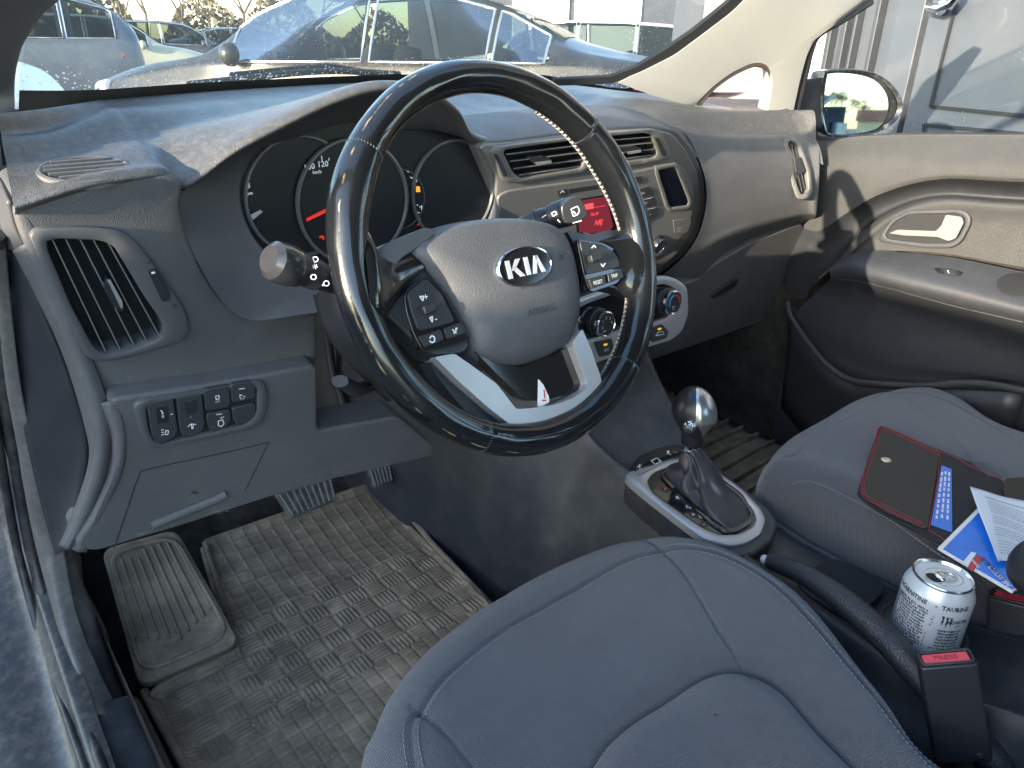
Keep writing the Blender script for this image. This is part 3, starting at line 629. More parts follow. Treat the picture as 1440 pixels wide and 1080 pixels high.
prism('display_surround', GLOSSB, RB, RB.pts([(806,281),(856,273),(868,320),(860,330),(812,334)]), -.001, .0003, dash, r=.003, bevel=0)
DM = mat('display_red', (.7,.05,.06), .5, emit=(1,.07,.08), es=.13)
SFm = Fr(RB.P(0,0,.0007), RB.n, u=(1,0,0))
prism('display_bar', DM, SFm, SFm.pts([(821,288),(834,285),(835,293),(823,295)]), 0, .0002, scr, bevel=0)
lines('display_rule', DM, SFm, [[(835,292),(851,289)]], .0005, scr)
lettering('display_lettering', DM, SFm, [('Pop M', .0075, 836, 301, 0, .8), ('NRJ', .0125, 842, 313, 0, .85)], scr, bold=.01)
for q, tx, c in (([(889,249),(901,247),(903,252),(900,256),(891,257)], '', None), ([(889,268),(912,262),(917,268),(919,274),(890,280)], 'RADIO', (903,272)), ([(890,283),(920,277),(923,288),(894,295)], 'SETUP', (907,286)), ([(896,298),(925,291),(924,303),(905,312),(899,311)], 'MENU', (912,302))):
    o = prism('radio_button', DK, RB, RB.pts(q), 0, .002, dash, r=.002, bevel=.0007)
    if tx: lettering('button_lettering', WHITEM, Fr(RB.P(0,0,.0022), RB.n, u=(1,0,0)), [(tx, .0046, c[0], c[1], 0, .8)], o)
lines('button_rule', WHITEM, RB, [[(903,281),(917,278)],[(906,295),(921,292)]], .0006, dash, h=.0022)
lettering('passenger_airbag_lettering', WHITEM, RB, [('PASSENGER', .0028, 955, 321, 0), ('AIRBAG', .0028, 955, 325, 0)], dash, h=.0016)
kc = RB.P(*RB.px(921, 342), 0)
rev('radio_knob', DARKP, [(.016,0),(.016,.003),(.0125,.004),(.012,.012),(.0105,.0135),(0,.0135)], kc, RB.n, dash, m=40)
rev('knob_ring', CHROME, [(.0128,.0095),(.0132,.011),(.0126,.0138),(.0105,.0142),(.0100,.0132)], kc, RB.n, dash, m=40)
prism('screen_bin', mat('dark_screen', (.004,.006,.012), .12), RB, RB.pts([(923,238),(951,233),(971,284),(969,291),(943,294),(940,288)]), -.004, .0004, dash, r=.003, bevel=0)
ring('bin_surround', STACKP, RB, [(919,234),(953,229),(976,284),(973,295),(941,298),(936,290)], [(925,240),(950,235),(969,284),(967,289),(944,292),(941,287)], -.001, .002, dash, r=.004, ri=.002)
prism('airbag_indicator', STACKP, RB, RB.pts([(946,310),(970,306),(972,311),(966,327),(952,330),(948,328)]), 0, .0012, dash, r=.003, bevel=.0006)
# ---- climate unit
CLn = (0,-1,.10)
CB = Fr((.36,.165,-.165), CLn, u=(1,0,0))
cl_out = [(800,428),(880,398),(938,388),(953,393),(967,404),(969,440),(960,466),(945,478),(905,490),(850,506),(815,520),(800,500)]
cl_in = [(812,432),(880,408),(935,399),(946,403),(954,412),(953,432),(938,448),(905,458),(840,474),(815,482)]
cu = prism('climate_panel', GLOSSB, CB, rc(CB.pts(cl_out, 0), .008), -.12, -.001, dash, bevel=.002)
ring('climate_bezel', SILVER, CB, cl_out, cl_in, -.004, .005, dash, r=.01, ri=.006, N=96)
def knob(px, py, r):
    c = CB.P(*CB.px(px, py), 0)
    k = rev('climate_knob', DARKP, [(r*1.15,-.002),(r*1.12,.004),(r,.005),(r*.96,.016),(r*.86,.018),(0,.018)], c, CB.n, dash, m=48)
    rev('knob_ring', CHROME, [(r*.97,.010),(r*1.02,.0125),(r*.99,.0175),(r*.90,.0188),(r*.84,.0178)], c, CB.n, k, m=48)
    return k, Fr(c+CB.n*.0183, CB.n, u=(1,0,0))
k1, f1 = knob(840,453,.0185)
def on(fr, items, m, parent):
    b = MB()
    for s, size, u, v in items:
        V, Fc = text_g(s, size, 0, .01); b.add([fr.P(x+u, y+v, .0003) for x, y, z in V], Fc)
    return b.mk('knob_lettering', m, parent, smooth=False)
on(f1, [('0',.0058,-.009,-.003),('1',.0058,-.0075,.005),('2',.0058,-.001,.0095),('3',.0058,.006,.0075),('4',.0058,.0095,.001),('OFF',.004,-.005,-.009)], WHITEM, k1)
k2, f2 = knob(935,423,.0185)
def arc(fr, a0, a1, r, w, m, name, parent):
    A = [math.radians(a0+(a1-a0)*k/12) for k in range(13)]
    V, Fc = prism_g(fr, [np.array([r*math.cos(a), r*math.sin(a)]) for a in A]+[np.array([(r+w)*math.cos(a), (r+w)*math.sin(a)]) for a in A[::-1]], .0001, .0004); mk(name, V, Fc, m, parent, smooth=False)
arc(f2, 95, 200, .0105, .0022, mat('cold_blue', (.03,.30,.6), .5), 'cold_mark', k2); arc(f2, -10, 85, .0105, .0022, mat('hot_red', (.6,.02,.03), .5), 'hot_mark', k2)
on(f2, [('MAX',.0032,-.002,-.006),('A/C',.0032,-.002,-.010)], WHITEM, k2)
for q, tx, c in (([(838,482),(862,476),(866,492),(858,500),(846,503)], 'A/C', (853,492)), ([(916,462),(933,456),(942,466),(940,476),(920,482),(912,474)], 'AUTO', (929,470))):
    o = prism('climate_button', DK, CB, CB.pts(q, .010), -.01, .008, dash, r=.003, bevel=.0015)
    if tx == 'AUTO': lines('button_symbol', WHITEM, CB, [[(922,472),(926,467),(932,466),(934,470),(922,472)]], .0009, o, h=.0084)
    else: lettering('button_lettering', WHITEM, Fr(CB.P(0,0,.0084), CB.n, u=(1,0,0)), [(tx, .006, c[0], c[1], 0)], o)
    lines('button_lamp', OM, CB, [[(c[0]-4, c[1]-7),(c[0]+1, c[1]-8)]], .003, o, h=.0085)
# ---- passenger side bulge
PR = [[(958,183,.283),(985,183,.288),(1010,187,.292),(1070,189,.292),(1122,191,.284),(1150,203,.262)],
      [(972,200,.272),(990,200,.275),(1020,203,.278),(1075,205,.276),(1128,207,.268),(1152,215,.25)],
      [(991,248,.258),(1000,240,.262),(1030,238,.262),(1080,238,.26),(1130,240,.252),(1152,250,.235)],
      [(993,288,.252),(1005,290,.255),(1035,280,.256),(1080,272,.254),(1130,274,.247),(1150,280,.232)],
      [(982,330,.252),(1000,328,.256),(1035,314,.256),(1080,300,.254),(1130,296,.247),(1148,300,.235)],
      [(960,362,.256),(985,356,.262),(1025,335,.262),(1075,318,.262),(1125,305,.256),(1146,306,.25)],
      [(930,388,.275),(985,390,.30),(1020,360,.31),(1070,335,.31),(1120,318,.30),(1140,312,.29)]]
pf_ = surf('passenger_fascia', PLASTIC, [[at(a, b, y=c) for a, b, c in r] for r in PR], dash, nu=6, nv=7, flip=True)
GBp = Fr((.8,.315,-.25), (0,-1,-.35), u=(1,0,0))
prism('glove_box', PLASTIC, GBp, rc(GBp.pts([(985,392),(1000,375),(1060,340),(1128,314),(1132,330),(1128,360),(1112,400),(1105,440),(1000,478),(905,510),(915,450),(960,400)]), .012), -.03, 0, dash, bevel=.008, seg=4)
prism('glove_box_latch', DARKP, GBp, GBp.pts([(997,414),(1033,389),(1036,394),(1030,402),(1000,418)]), 0, .006, dash, r=.003, bevel=.003)
# curved end vent
_p_, _n_ = drape(pf_, 1122, 236); EV = Fr(_p_+_n_*.004, nrm(_n_+np.array([-.35,0,0])), u=(.89,-.45,0))
ev = vent('end_air_vent', EV, [(1102,197),(1112,190),(1126,200),(1140,240),(1144,270),(1136,280),(1122,280),(1107,236)], [(1108,201),(1113,197),(1123,205),(1135,241),(1138,267),(1133,273),(1126,273),(1113,236)],
     [((1113,204),(1128,270)),((1118,206),(1132,266))], [(1116,221),(1126,221),(1133,240),(1125,246),(1119,243)], r=.006, ri=.004, tilt=-.3, hr=.002, label='narrow upright vent at the passenger end')
# switch row left of the wheel -------------------------------------
SWf = Fr(KP.P(0,0,.0015), KP.n, u=(1,0,0))
sr = ring('switch_bay', SMOOTHP, SWf, [(186,566),(290,550),(372,534),(378,565),(372,590),(355,604),(290,618),(212,634),(198,610)], [(204,568),(290,554),(356,540),(362,548),(362,580),(350,597),(290,610),(222,627),(210,610)], -.002, .004, dash, r=.012, ri=.01, N=96, h_in=-.004)
V, Fc = prism_g(SWf, rc(SWf.pts([(204,568),(290,554),(356,540),(362,548),(362,580),(350,597),(290,610),(222,627),(210,610)]), .008), -.004, -.001); mk('bay_floor', V, Fc, BLACKH, sr, smooth=False)
KM = mat('switch_key_plastic', (.04,.043,.047), .42)
FS = Fr(SWf.P(0,0,.0046), SWf.n, u=(1,0,0))
for q in ([(206,567),(244,560),(251,606),(246,616),(222,626),(214,615)], [(248,559),(284,553),(289,597),(284,608),(260,617),(253,606)], [(286,549),(323,542),(325,568),(320,573),(290,579)], [(324,541),(354,536),(360,543),(360,560),(326,567)], [(290,582),(325,576),(325,592),(318,600),(298,608),(292,598)], [(326,574),(360,567),(360,584),(350,594),(334,599),(328,592)]):
    prism('switch_key', KM, SWf, SWf.pts(q, .004), -.002, .0042, sr, r=.004, bevel=.0018)
prism('level_wheel', DARKP, SWf, SWf.pts([(218,573),(236,570),(238,593),(221,596)], .004), .002, .0046, sr, r=.001, bevel=.0004)
prism('dimmer_wheel', DARKP, SWf, SWf.pts([(259,565),(275,563),(276,579),(261,582)], .004), .002, .0056, sr, r=.001, bevel=.0008)
b = []
lettering('switch_lettering', WHITEM, FS, [('0', .0052, 229, 586), ('+', .0062, 267, 566, 0), ('-', .006, 268, 586), ('OFF', .0030, 306, 565), ('OFF', .0030, 341, 561)], sr, h=.0004)
lines('switch_symbols', WHITEM, FS, [[(226,577),(229,580)],[(227,582),(230,581)],[(240,583),(243,582)],[(227,605),(230,604)],[(227,608),(230,608)],[(227,612),(230,611)],[(233,605),(237,606),(236,611),(232,611),(233,605)],
      [(264,600),(269,596),(276,597)],[(269,596),(270,603)],[(272,596),(271,603)],[(303,557),(308,556),(308,561),(304,562),(303,557)],[(337,555),(338,560)],[(337,555),(341,556)],[(342,558),(345,557)],
      [(307,592),(313,590),(315,596),(311,600),(307,598),(307,592)],[(310,588),(315,586)],[(304,583),(312,582)],[(336,547),(344,546)]], .0009, sr, h=.0003)
# ================================================================= car body shell, floor, pillars, windscreen
shell = thing('hatchback_shell', 'dark car body shell with grey pillar trims, windscreen and dirty door sill', 'car', (.36,-.2,-.66))
PAINT = mat('dark_metallic_paint', (.035,.034,.04), .22, metal=.4, coat=.6, dust=.5, dscale=28, dcol=(.22,.19,.15))
# floor pan carpet: footwells, toe board, tunnel flanks
G = []
for x in (-.36,-.2,0,.2,.30,.36,.42,.5,.7,.9,1.05):
    G.append([np.array([x,y,z]) for y,z in ((-1.7,-.66),(-.5,-.665),(0,-.665),(.35,-.66),(.55,-.65),(.70,-.58),(.80,-.46),(.84,-.30),(.85,-.1))])
surf('carpet', CARPET, G, shell, nu=3, nv=4)
surf('footwell_side', CARPET, [[np.array([-.362,y,z]) for y in (-1.7,-.3,.2,.6,.86)] for z in (-.68,-.56,-.50)], shell, nu=2, nv=3)
surf('right_footwell_side', CARPET, [[np.array([1.06,y,z]) for y in (-1.7,0,.4,.86)] for z in (-.68,-.4,-.2,-.05)], shell, nu=2, nv=2)
mk('bulkhead', [(-.40,.86,-.7),(1.1,.86,-.7),(1.1,.86,.08),(-.40,.86,.08)], [(0,1,2,3)], BLACKH, shell, smooth=False, solid=.01)
# sill and jamb
SILLP = mat('painted_sill', (.04,.04,.043), .45, metal=.1, coat=.15, dust=.55, dscale=85, dcol=(.22,.18,.14))
rowsS = []
for y, dz, dx in ((-1.6,0,0),(-.5,0,0),(-.1,0,0),(.12,.0,0),(.28,.012,.002),(.40,.05,.004),(.50,.11,.006),(.56,.19,.008),(.59,.28,.01),(.60,.40,.0)):
    rowsS.append([np.array([x+dx,y,z+dz]) for x,z in ((-.60,-.70),(-.555,-.60),(-.50,-.565),(-.445,-.555),(-.425,-.535),(-.418,-.52),(-.40,-.518))])
surf('sill', SILLP, rowsS, shell, nu=5, nv=5)
# hinge pillar (front door jamb) painted, facing out/back
surf('door_jamb', mat('jamb_paint', (.05,.05,.055), .45, dust=.5, dscale=22), [[np.array([-.60,.62,z]), np.array([-.50,.60,z]), np.array([-.435,.585-.0*z,z]), np.array([-.40,.50,z])] for z in (-.6,-.3,0,.1)], shell, nu=4, nv=4)
bt = at(10,737,y=.58)
rev('jamb_bolt', DARKP, [(.017,0),(.017,.003),(.012,.004),(.012,.010),(.010,.012),(0,.012)], bt, (.1,-1,.1), shell, m=6, ang=30)
rev('jamb_washer', mat('zinc', (.25,.25,.26), .35, metal=.8), [(.019,-.002),(.019,.001),(0,.001)], bt, (.1,-1,.1), shell, m=28)
# rubber door seal: sweeps along jamb down to the sill
SEAL = mat('seal_rubber', (.018,.018,.02), .45, dust=.25, dscale=60)
sp = [at(-6,330,y=.27), at(0,450,y=.32), at(6,540,y=.36), at(17,615,y=.40), at(42,765,y=.45), at(72,877,y=.40), at(98,955,y=.32), at(116,1003,y=.26), at(148,1090,y=.16)]
sp = spl(sp, 10)
sp += [np.array([sp[-1][0]-.0*(k), .16-.1*k, sp[-1][2]]) for k in range(1, 16)]
tube('door_seal', SEAL, sp, .0085, shell, m=12, flat=.8)
tube('door_seal', SEAL, [p+np.array([-.014,.004,-.006]) for p in sp], .005, shell, m=10)
# wide inner trim band beside the seal
IP = [(at(-4,340,y=.27), at(9,345,y=.27)), (at(3,450,y=.30), at(17,440,y=.285)), (at(10,540,y=.33), at(30,547,y=.31)), (at(22,615,y=.37), at(47,630,y=.34)), (at(34,690,y=.40), at(66,700,y=.37)), (at(49,765,y=.42), at(88,765,y=.40)), (at(79,877,y=.375), at(109,862,y=.37)), (at(107,960,y=.30), at(140,940,y=.31)), (at(128,1003,y=.25), at(170,1000,y=.25))]
surf('jamb_trim', mat('jamb_trim_plastic', (.10,.096,.092), .5, dust=.35, dscale=70), [[a, (a+b)/2+np.array([-.006,-.008,.008]), b] for a, b in IP], shell, nu=6, nv=5, solid=.003)
KT = [(at(88,766,y=.41), at(102,764,y=.43), at(114,784,y=.50)), (at(96,810,y=.40), at(112,808,y=.42), at(122,840,y=.48)), (at(109,862,y=.385), at(130,855,y=.40), at(150,885,y=.44)), (at(138,940,y=.32), at(156,935,y=.34), at(166,955,y=.36)), (at(160,1000,y=.26), at(180,995,y=.28), at(203,1020,y=.28))]
surf('kick_trim', mat('kick_plastic', (.08,.08,.085), .5, dust=.55, dscale=35), [list(k) for k in KT], shell, nu=6, nv=5, solid=.004)
SCF = []
for (a, b), yy in (((118,996),.27),((122,1015),.255),((150,1100),.17),((190,1240),.06)): pass
sc_rows = [[at(118,1000,y=.262), at(140,990,y=.262), at(180,978,y=.262), at(196,985,y=.265), at(205,1010,y=.27)],
           [at(122,1012,y=.25), at(145,998,y=.25), at(186,990,y=.25), at(206,1004,y=.255), at(214,1040,y=.258)],
           [at(140,1085,y=.18), at(165,1070,y=.18), at(215,1050,y=.18), at(236,1065,y=.19), at(245,1100,y=.20)]]
for yy in (.05,-.2,-.7,-1.6): sc_rows.append([np.array([p[0], yy, p[2]]) for p in sc_rows[2]])
surf('scuff_plate', mat('scuff_plastic', (.035,.036,.042), .5, bump=('grain', 700, .4, .0005), dust=.4, dscale=45, dcol=(.16,.14,.11)), sc_rows, shell, nu=5, nv=5, solid=.004)
# ---- left A pillar: runs from the dash end up and back
glassL = [at(a_, b_, y=c_) for a_, b_, c_ in ((22,130,.40),(23,110,.375),(27,88,.345),(34,66,.315),(45,47,.285),(62,23,.25),(84,3,.215),(112,-32,.17),(150,-95,.10))]+[np.array([-.27,-.10,.44]), np.array([-.24,-.35,.52])]
pil = []
for g in glassL:
    pil.append([g+np.array([.000,.012,.004]), g+np.array([-.003,-.002,.0]), g+np.array([-.03,-.012,-.002]), g+np.array([-.075,-.012,-.0]), g+np.array([-.10,.02,.004])])
lowp = []
for q_ in (at(3,420,y=.36), at(6,330,y=.36), at(9,250,y=.37), at(13,190,y=.385), at(18,155,y=.395)): lowp.append([q_+np.array([.0,.02,.0]), q_, q_+np.array([-.035,-.02,0]), q_+np.array([-.085,-.02,0]), q_+np.array([-.11,.03,0])])
pil = lowp+pil
surf('pillar_trim', mat('dark_pillar_trim', (.16,.155,.15), .6, dust=.05), pil, shell, nu=6, nv=6, solid=.004)
# ---- right A pillar with quarter window
A = at(1112,172,x=1.03); B = at(868,117,z=.125); Cc = at(1150,0,x=.955)
PN = np.cross(B-A, Cc-A); PN = nrm(PN); PN = -PN if PN@(CAM-A) < 0 else PN
PF = Fr(A, PN)
po = [(866,116),(900,103),(950,78),(985,52),(1030,18),(1068,-20),(1100,-60),(1290,-60),(1225,4),(1180,30),(1148,52),(1136,75),(1126,110),(1112,176),(1085,172),(1040,160),(1000,152),(960,146),(920,135)]
pi_ = [(976,152),(985,140),(1005,120),(1030,102),(1055,90),(1068,88),(1080,92),(1087,105),(1086,130),(1078,166),(1040,162),(1000,155)]
ring('pillar_trim', PILLAR, PF, po, pi_, -.03, .0, shell, r=.012, ri=.012, N=144, h_in=-.03, label='light grey right windscreen pillar trim with quarter window')
tube('quarter_window_frame', mat('quarter_frame', (.11,.085,.075), .6), [PF.P(*p, -.010) for p in spl([PF.px(a, b, -.01) for a, b in [(975,156),(988,138),(1006,119),(1030,102),(1056,90),(1070,90),(1083,97),(1086,112),(1083,140),(1077,170)]], 6)], .007, shell, m=12)
prism('windscreen_edge', BLACKH, PF, [PF.px(a, b, -.002) for a, b in [(780,121),(860,118),(905,103),(952,77),(988,50),(1032,15),(1068,-22),(1100,-60),(1085,-60),(1055,-25),(1022,6),(975,44),(940,68),(895,95),(860,108),(780,112)]], -.012, -.003, shell, bevel=0)
# door frame strip right of the pillar
DFp = [(1225,2),(1185,28),(1152,48),(1141,68),(1132,105),(1114,180)]
tube('door_frame_seal', DARKP, spl([PF.P(*PF.px(a, b, -.01), -.01) for a, b in DFp], 6), .007, shell, m=10)
# ---- windscreen glass
def glassmat(name, tint=(1,1,1), dirt=0, veil=0, refl=.5, low=.5):
    m = bpy.data.materials.new(name); m.use_nodes = True; nt = m.node_tree; N = nt.nodes; L = nt.links; N.remove(N['Principled BSDF']); out = N['Material Output']
    tr = N.new('ShaderNodeBsdfTransparent'); tr.inputs[0].default_value = (*tint, 1); gl = N.new('ShaderNodeBsdfGlossy'); gl.inputs['Roughness'].default_value = .02
    fr = N.new('ShaderNodeFresnel'); fr.inputs[0].default_value = 1.45; mm = N.new('ShaderNodeMath'); mm.operation = 'MULTIPLY'; mm.inputs[1].default_value = refl; L.new(fr.outputs[0], mm.inputs[0])
    mx = N.new('ShaderNodeMixShader'); L.new(mm.outputs[0], mx.inputs[0]); L.new(tr.outputs[0], mx.inputs[1]); L.new(gl.outputs[0], mx.inputs[2]); cur = mx
    if dirt or veil:
        g = N.new('ShaderNodeNewGeometry'); di = N.new('ShaderNodeBsdfTranslucent'); di.inputs[0].default_value = (.9,.80,.62,1); d2 = N.new('ShaderNodeBsdfDiffuse'); d2.inputs[0].default_value = (.85,.78,.66,1)
        ds = N.new('ShaderNodeMixShader'); ds.inputs[0].default_value = .4; L.new(di.outputs[0], ds.inputs[1]); L.new(d2.outputs[0], ds.inputs[2])
        v = N.new('ShaderNodeTexVoronoi'); v.inputs['Scale'].default_value = 210; L.new(g.outputs['Position'], v.inputs['Vector'])
        n = N.new('ShaderNodeTexNoise'); n.inputs['Scale'].default_value = 9; n.inputs['Detail'].default_value = 4; L.new(g.outputs['Position'], n.inputs['Vector'])
        sx = N.new('ShaderNodeSeparateXYZ'); L.new(g.outputs['Position'], sx.inputs[0])
        zr = N.new('ShaderNodeMapRange'); zr.inputs['From Min'].default_value = .165; zr.inputs['From Max'].default_value = .125; zr.inputs['To Max'].default_value = low; L.new(sx.outputs['Z'], zr.inputs[0])
        th = N.new('ShaderNodeMapRange'); th.inputs['From Min'].default_value = .42; th.inputs['From Max'].default_value = .75; th.inputs['To Min'].default_value = .0; th.inputs['To Max'].default_value = .34; L.new(n.outputs['Fac'], th.inputs[0])
        ad = N.new('ShaderNodeMath'); ad.operation = 'ADD'; L.new(zr.outputs[0], ad.inputs[0]); L.new(th.outputs[0], ad.inputs[1])
        cv = N.new('ShaderNodeMath'); cv.operation = 'MULTIPLY'; L.new(ad.outputs[0], cv.inputs[0]); L.new(v.outputs['Color'], cv.inputs[1])
        lt = N.new('ShaderNodeMath'); lt.operation = 'LESS_THAN'; L.new(v.outputs['Distance'], lt.inputs[0]); L.new(cv.outputs[0], lt.inputs[1])
        a1 = N.new('ShaderNodeMath'); a1.operation = 'MULTIPLY'; a1.inputs[1].default_value = dirt; L.new(lt.outputs[0], a1.inputs[0])
        n2 = N.new('ShaderNodeTexNoise'); n2.inputs['Scale'].default_value = 3; n2.inputs['Detail'].default_value = 5; L.new(g.outputs['Position'], n2.inputs['Vector'])
        vm = N.new('ShaderNodeMath'); vm.operation = 'MULTIPLY'; vm.inputs[1].default_value = veil*2; L.new(n2.outputs['Fac'], vm.inputs[0])
        a2 = N.new('ShaderNodeMath'); a2.operation = 'ADD'; a2.use_clamp = True; L.new(a1.outputs[0], a2.inputs[0]); L.new(vm.outputs[0], a2.inputs[1])
        m3 = N.new('ShaderNodeMixShader'); L.new(a2.outputs[0], m3.inputs[0]); L.new(cur.outputs[0], m3.inputs[1]); L.new(ds.outputs[0], m3.inputs[2]); cur = m3
    L.new(cur.outputs[0], out.inputs[0]); return m
WS = glassmat('windscreen_glass', (.93,.96,.95), dirt=.85, veil=.055, refl=.2)
bot = [cowl(x, .004)+np.array([0,.01,0]) for x in (-.33,-.25,-.12,.02,.2,.42,.62,.80,.93)]
bot[0] = glassL[0]+np.array([0,.0,-.004]); bot[-1] = at(905,104,y=.58)
top = [np.array([-.22+.10*i+.0*i, -.12-.05*math.cos((i-4)/4*1.4)*-1+0, .50]) for i in range(9)]
top = [np.array([-.24+i*.14, -.16+.10*math.sin(i/8*math.pi), .50+.015*math.sin(i/8*math.pi)]) for i in range(9)]
rt = at(1060,-12,x=.86)
mid = [(bb*.5+tt*.5)+np.array([0,.02,.02]) for bb, tt in zip(bot, top)]
wr = [bot, [bb*.75+tt*.25+np.array([0,.012,.01]) for bb, tt in zip(bot, top)], mid, [bb*.25+tt*.75+np.array([0,.012,.01]) for bb, tt in zip(bot, top)], top]
surf('windscreen', WS, wr, shell, nu=3, nv=4)
# black frit band and cowl at the foot of the screen
fr0 = [b_+(t_-b_)*-.02+np.array([0,-.004,-.010]) for b_, t_ in zip(bot, top)]; fr1 = [b_+(t_-b_)*.018+np.array([0,-.006,.0]) for b_, t_ in zip(bot, top)]
surf('windscreen_foot', mat('frit_black', (.045,.043,.040), .5), [fr0, fr1], shell, nu=2, nv=4)
surf('cowl_panel', DARKP, [[np.array([p[0], p[1]+.005, p[2]-.012]) for p in bot], [np.array([p[0]*1.05, p[1]+.16, .105]) for p in bot]], shell, nu=2, nv=4)
b = MB()
hb = []
for x in (-.45,-.35,-.1,.36,.8,1.05,1.15):
    hb.append([np.array([x, cowl(x)[1]+.14, .095]), np.array([x, cowl(x)[1]+.3, .06]), np.array([x*.95, 1.35, .0]), np.array([x*.9+.03, 1.65, -.12]), np.array([x*.9+.03, 1.78, -.35]), np.array([x*.9+.03, 1.78, -.65])])
surf('bonnet', PAINT, hb, shell, nu=4, nv=5)
# roof, header and the closed sides behind the seats
LIN = mat('roof_lining', (.40,.39,.37), .9)
rf = [[np.array([x, y, z+.03*math.cos((x-.36)/.62*1.3)]) for x in (-.30,-.1,.15,.36,.6,.85,1.02)] for y, z in ((-.13,.47),(-.25,.50),(-.6,.52),(-1.1,.51),(-1.7,.44))]
surf('roof', LIN, rf, shell, nu=3, nv=3, solid=.03)
surf('rear_side', DARKP, [[np.array([1.08,y,z]) for y in (-1.0,-1.7,-2.1)] for z in (-.66,-.2,.05)], shell, nu=2, nv=2, solid=.02)
surf('rear_panel', DARKP, [[np.array([x,-1.75,z]) for x in (-.38,.36,1.08)] for z in (-.66,-.2,.12)], shell, nu=2, nv=2, solid=.02)
surf('rear_pillar', LIN, [[np.array([x,y,z]) for x, y, z in ((1.08,-.62,-.1),(1.02,-.60,.2),(.96,-.58,.50))], [np.array([x,y,z]) for x, y, z in ((1.08,-.72,-.1),(1.02,-.72,.2),(.96,-.72,.50))]], shell, nu=2, nv=3, solid=.02)
# wiper resting at the foot of the screen
wp = [at(268,119,y=.60), at(330,112,y=.62), at(400,104,y=.64), at(470,100,y=.66), at(560,104,y=.67)]
wiper = thing('windscreen_wiper', 'black wiper arm lying wet along the foot of the windscreen', 'wiper', wp[2])
tube('blade', BLACKH, spl(wp, 6), .005, wiper, m=8, flat=2.0)
tube('arm', BLACKH, [wp[1]+np.array([0,.01,.004]), wp[3]+np.array([0,.02,.006]), wp[4]+np.array([.03,.03,-.01])], .006, wiper, m=8)

# ================================================================= driver's door, standing open on the left
dd = thing('driver_door', "driver's door standing wide open at the left", 'car door', (-.62,.58,-.6))
da = math.radians(64); dv = np.array([-math.sin(da), -math.cos(da), 0]); DN = np.cross(dv, (0,0,1)); DO = np.array([-.50,.62,0])
ODF = Fr(DO, DN if DN@np.array([0,-1,0]) > 0 else -DN, u=dv)
OP = [(0,-.58),(.95,-.60),(1.06,-.40),(1.10,.08),(0,.03)]
prism('door_panel', PAINT, ODF, rc([np.array(p) for p in OP], .05), -.07, .05, dd, bevel=.01)
tube('window_frame', DARKP, [ODF.P(*p, 0) for p in spl([(.03,.03),(.25,.20),(.50,.36),(.75,.43),(.98,.42),(1.07,.30),(1.10,.08)], 8)], .028, dd, m=12)
# ================================================================= rubber mat
RUB = mat('dusty_rubber', (.185,.142,.098), .75, var=.3, vscale=7, dust=.85, dscale=24, dcol=(.47,.37,.26), rvar=.1, bump=('noise', 500, .25, .0005))
fmat = thing('rubber_floor_mat', "dusty black rubber floor mat under the driver's feet", 'floor mat', (-.05,.25,-.63))
MP = np.array([(-.172,.60),(.172,.59),(.137,.2),(.13,-.2),(-.315,-.2),(-.335,.355),(-.212,.362)])
def inside(P, X, Y):
    c = np.zeros(X.shape, bool); n = len(P)
    for i in range(n):
        x1, y1 = P[i-1]; x2, y2 = P[i]
        k = ((y1 > Y) != (y2 > Y)) & (X < (x2-x1)*(Y-y1)/(y2-y1+1e-12)+x1); c ^= k
    return c
def pdist(P, X, Y, closed=True):
    D = np.full(X.shape, 9.)
    for i in range(0 if closed else 1, len(P)):
        a, b = np.array(P[i-1][:2]), np.array(P[i][:2]); ab = b-a; t = np.clip(((X-a[0])*ab[0]+(Y-a[1])*ab[1])/(ab@ab+1e-12), 0, 1)
        D = np.minimum(D, np.hypot(X-a[0]-t*ab[0], Y-a[1]-t*ab[1]))
    return D
st = .0016; xs = np.arange(-.345, .185, st); ys = np.arange(-.2, .61, st); X, Y = np.meshgrid(xs, ys, indexing='ij')
ins = inside(MP, X, Y); D = pdist(MP, X, Y)
Z = np.full(X.shape, 0.)
g1 = np.minimum(np.abs((X/.0235) % 1-.5), np.abs((Y/.0235) % 1-.5))*.0235
far = Y > .402; mid = (Y <= .402) & (Y > .207); near = Y <= .207
Z += far*.0016*np.exp(-(g1/.0022)**2)
g2 = np.minimum(np.abs((X/.0205) % 1-.5), np.abs((Y/.0205) % 1-.5))*.0205
Z -= near*.0022*np.exp(-(g2/.0014)**2); Z += near*.0015
cs = .034; ci = np.floor(X/cs); cj = np.floor(Y/cs); fx = X-(ci+.5)*cs; fy = Y-(cj+.5)*cs
sw = ((ci+cj) % 2) == 0; u = np.where(sw, fx, fy); v = np.where(sw, fy, fx)
bx = (np.floor(v/.0066+.5))*.0066; Lb = .0145
bar = np.exp(-((v-bx)/.0021)**4)*(np.abs(u) < Lb)*np.clip((Lb-np.abs(u))/.003, 0, 1)*(np.abs(bx) < .0145)
Z += mid*.0028*bar
Z += .006*np.exp(-((D-.006)/.005)**2)
Z = np.where(D < .004, Z-.004*(1-D/.004), Z)
base = -.626+np.clip(Y-.47, 0, 1)**1.0*.22 + .004*np.sin(X*9+Y*7)+.003*np.sin(Y*13-X*5)
rimD = np.clip(D, 0, .004)
ids = -np.ones(X.shape, int); ok = ins; ids[ok] = np.arange(ok.sum())
V = np.stack([X[ok], Y[ok], (base+Z)[ok]], 1)
a = ids[:-1,:-1]; b_ = ids[1:,:-1]; c_ = ids[1:,1:]; d_ = ids[:-1,1:]; q = (a >= 0) & (b_ >= 0) & (c_ >= 0) & (d_ >= 0)
Fm = np.stack([a[q], b_[q], c_[q], d_[q]], 1)
mk('mat_sheet', V, Fm, RUB, fmat, ang=0)
b = MB(); r_ = random.Random(5)
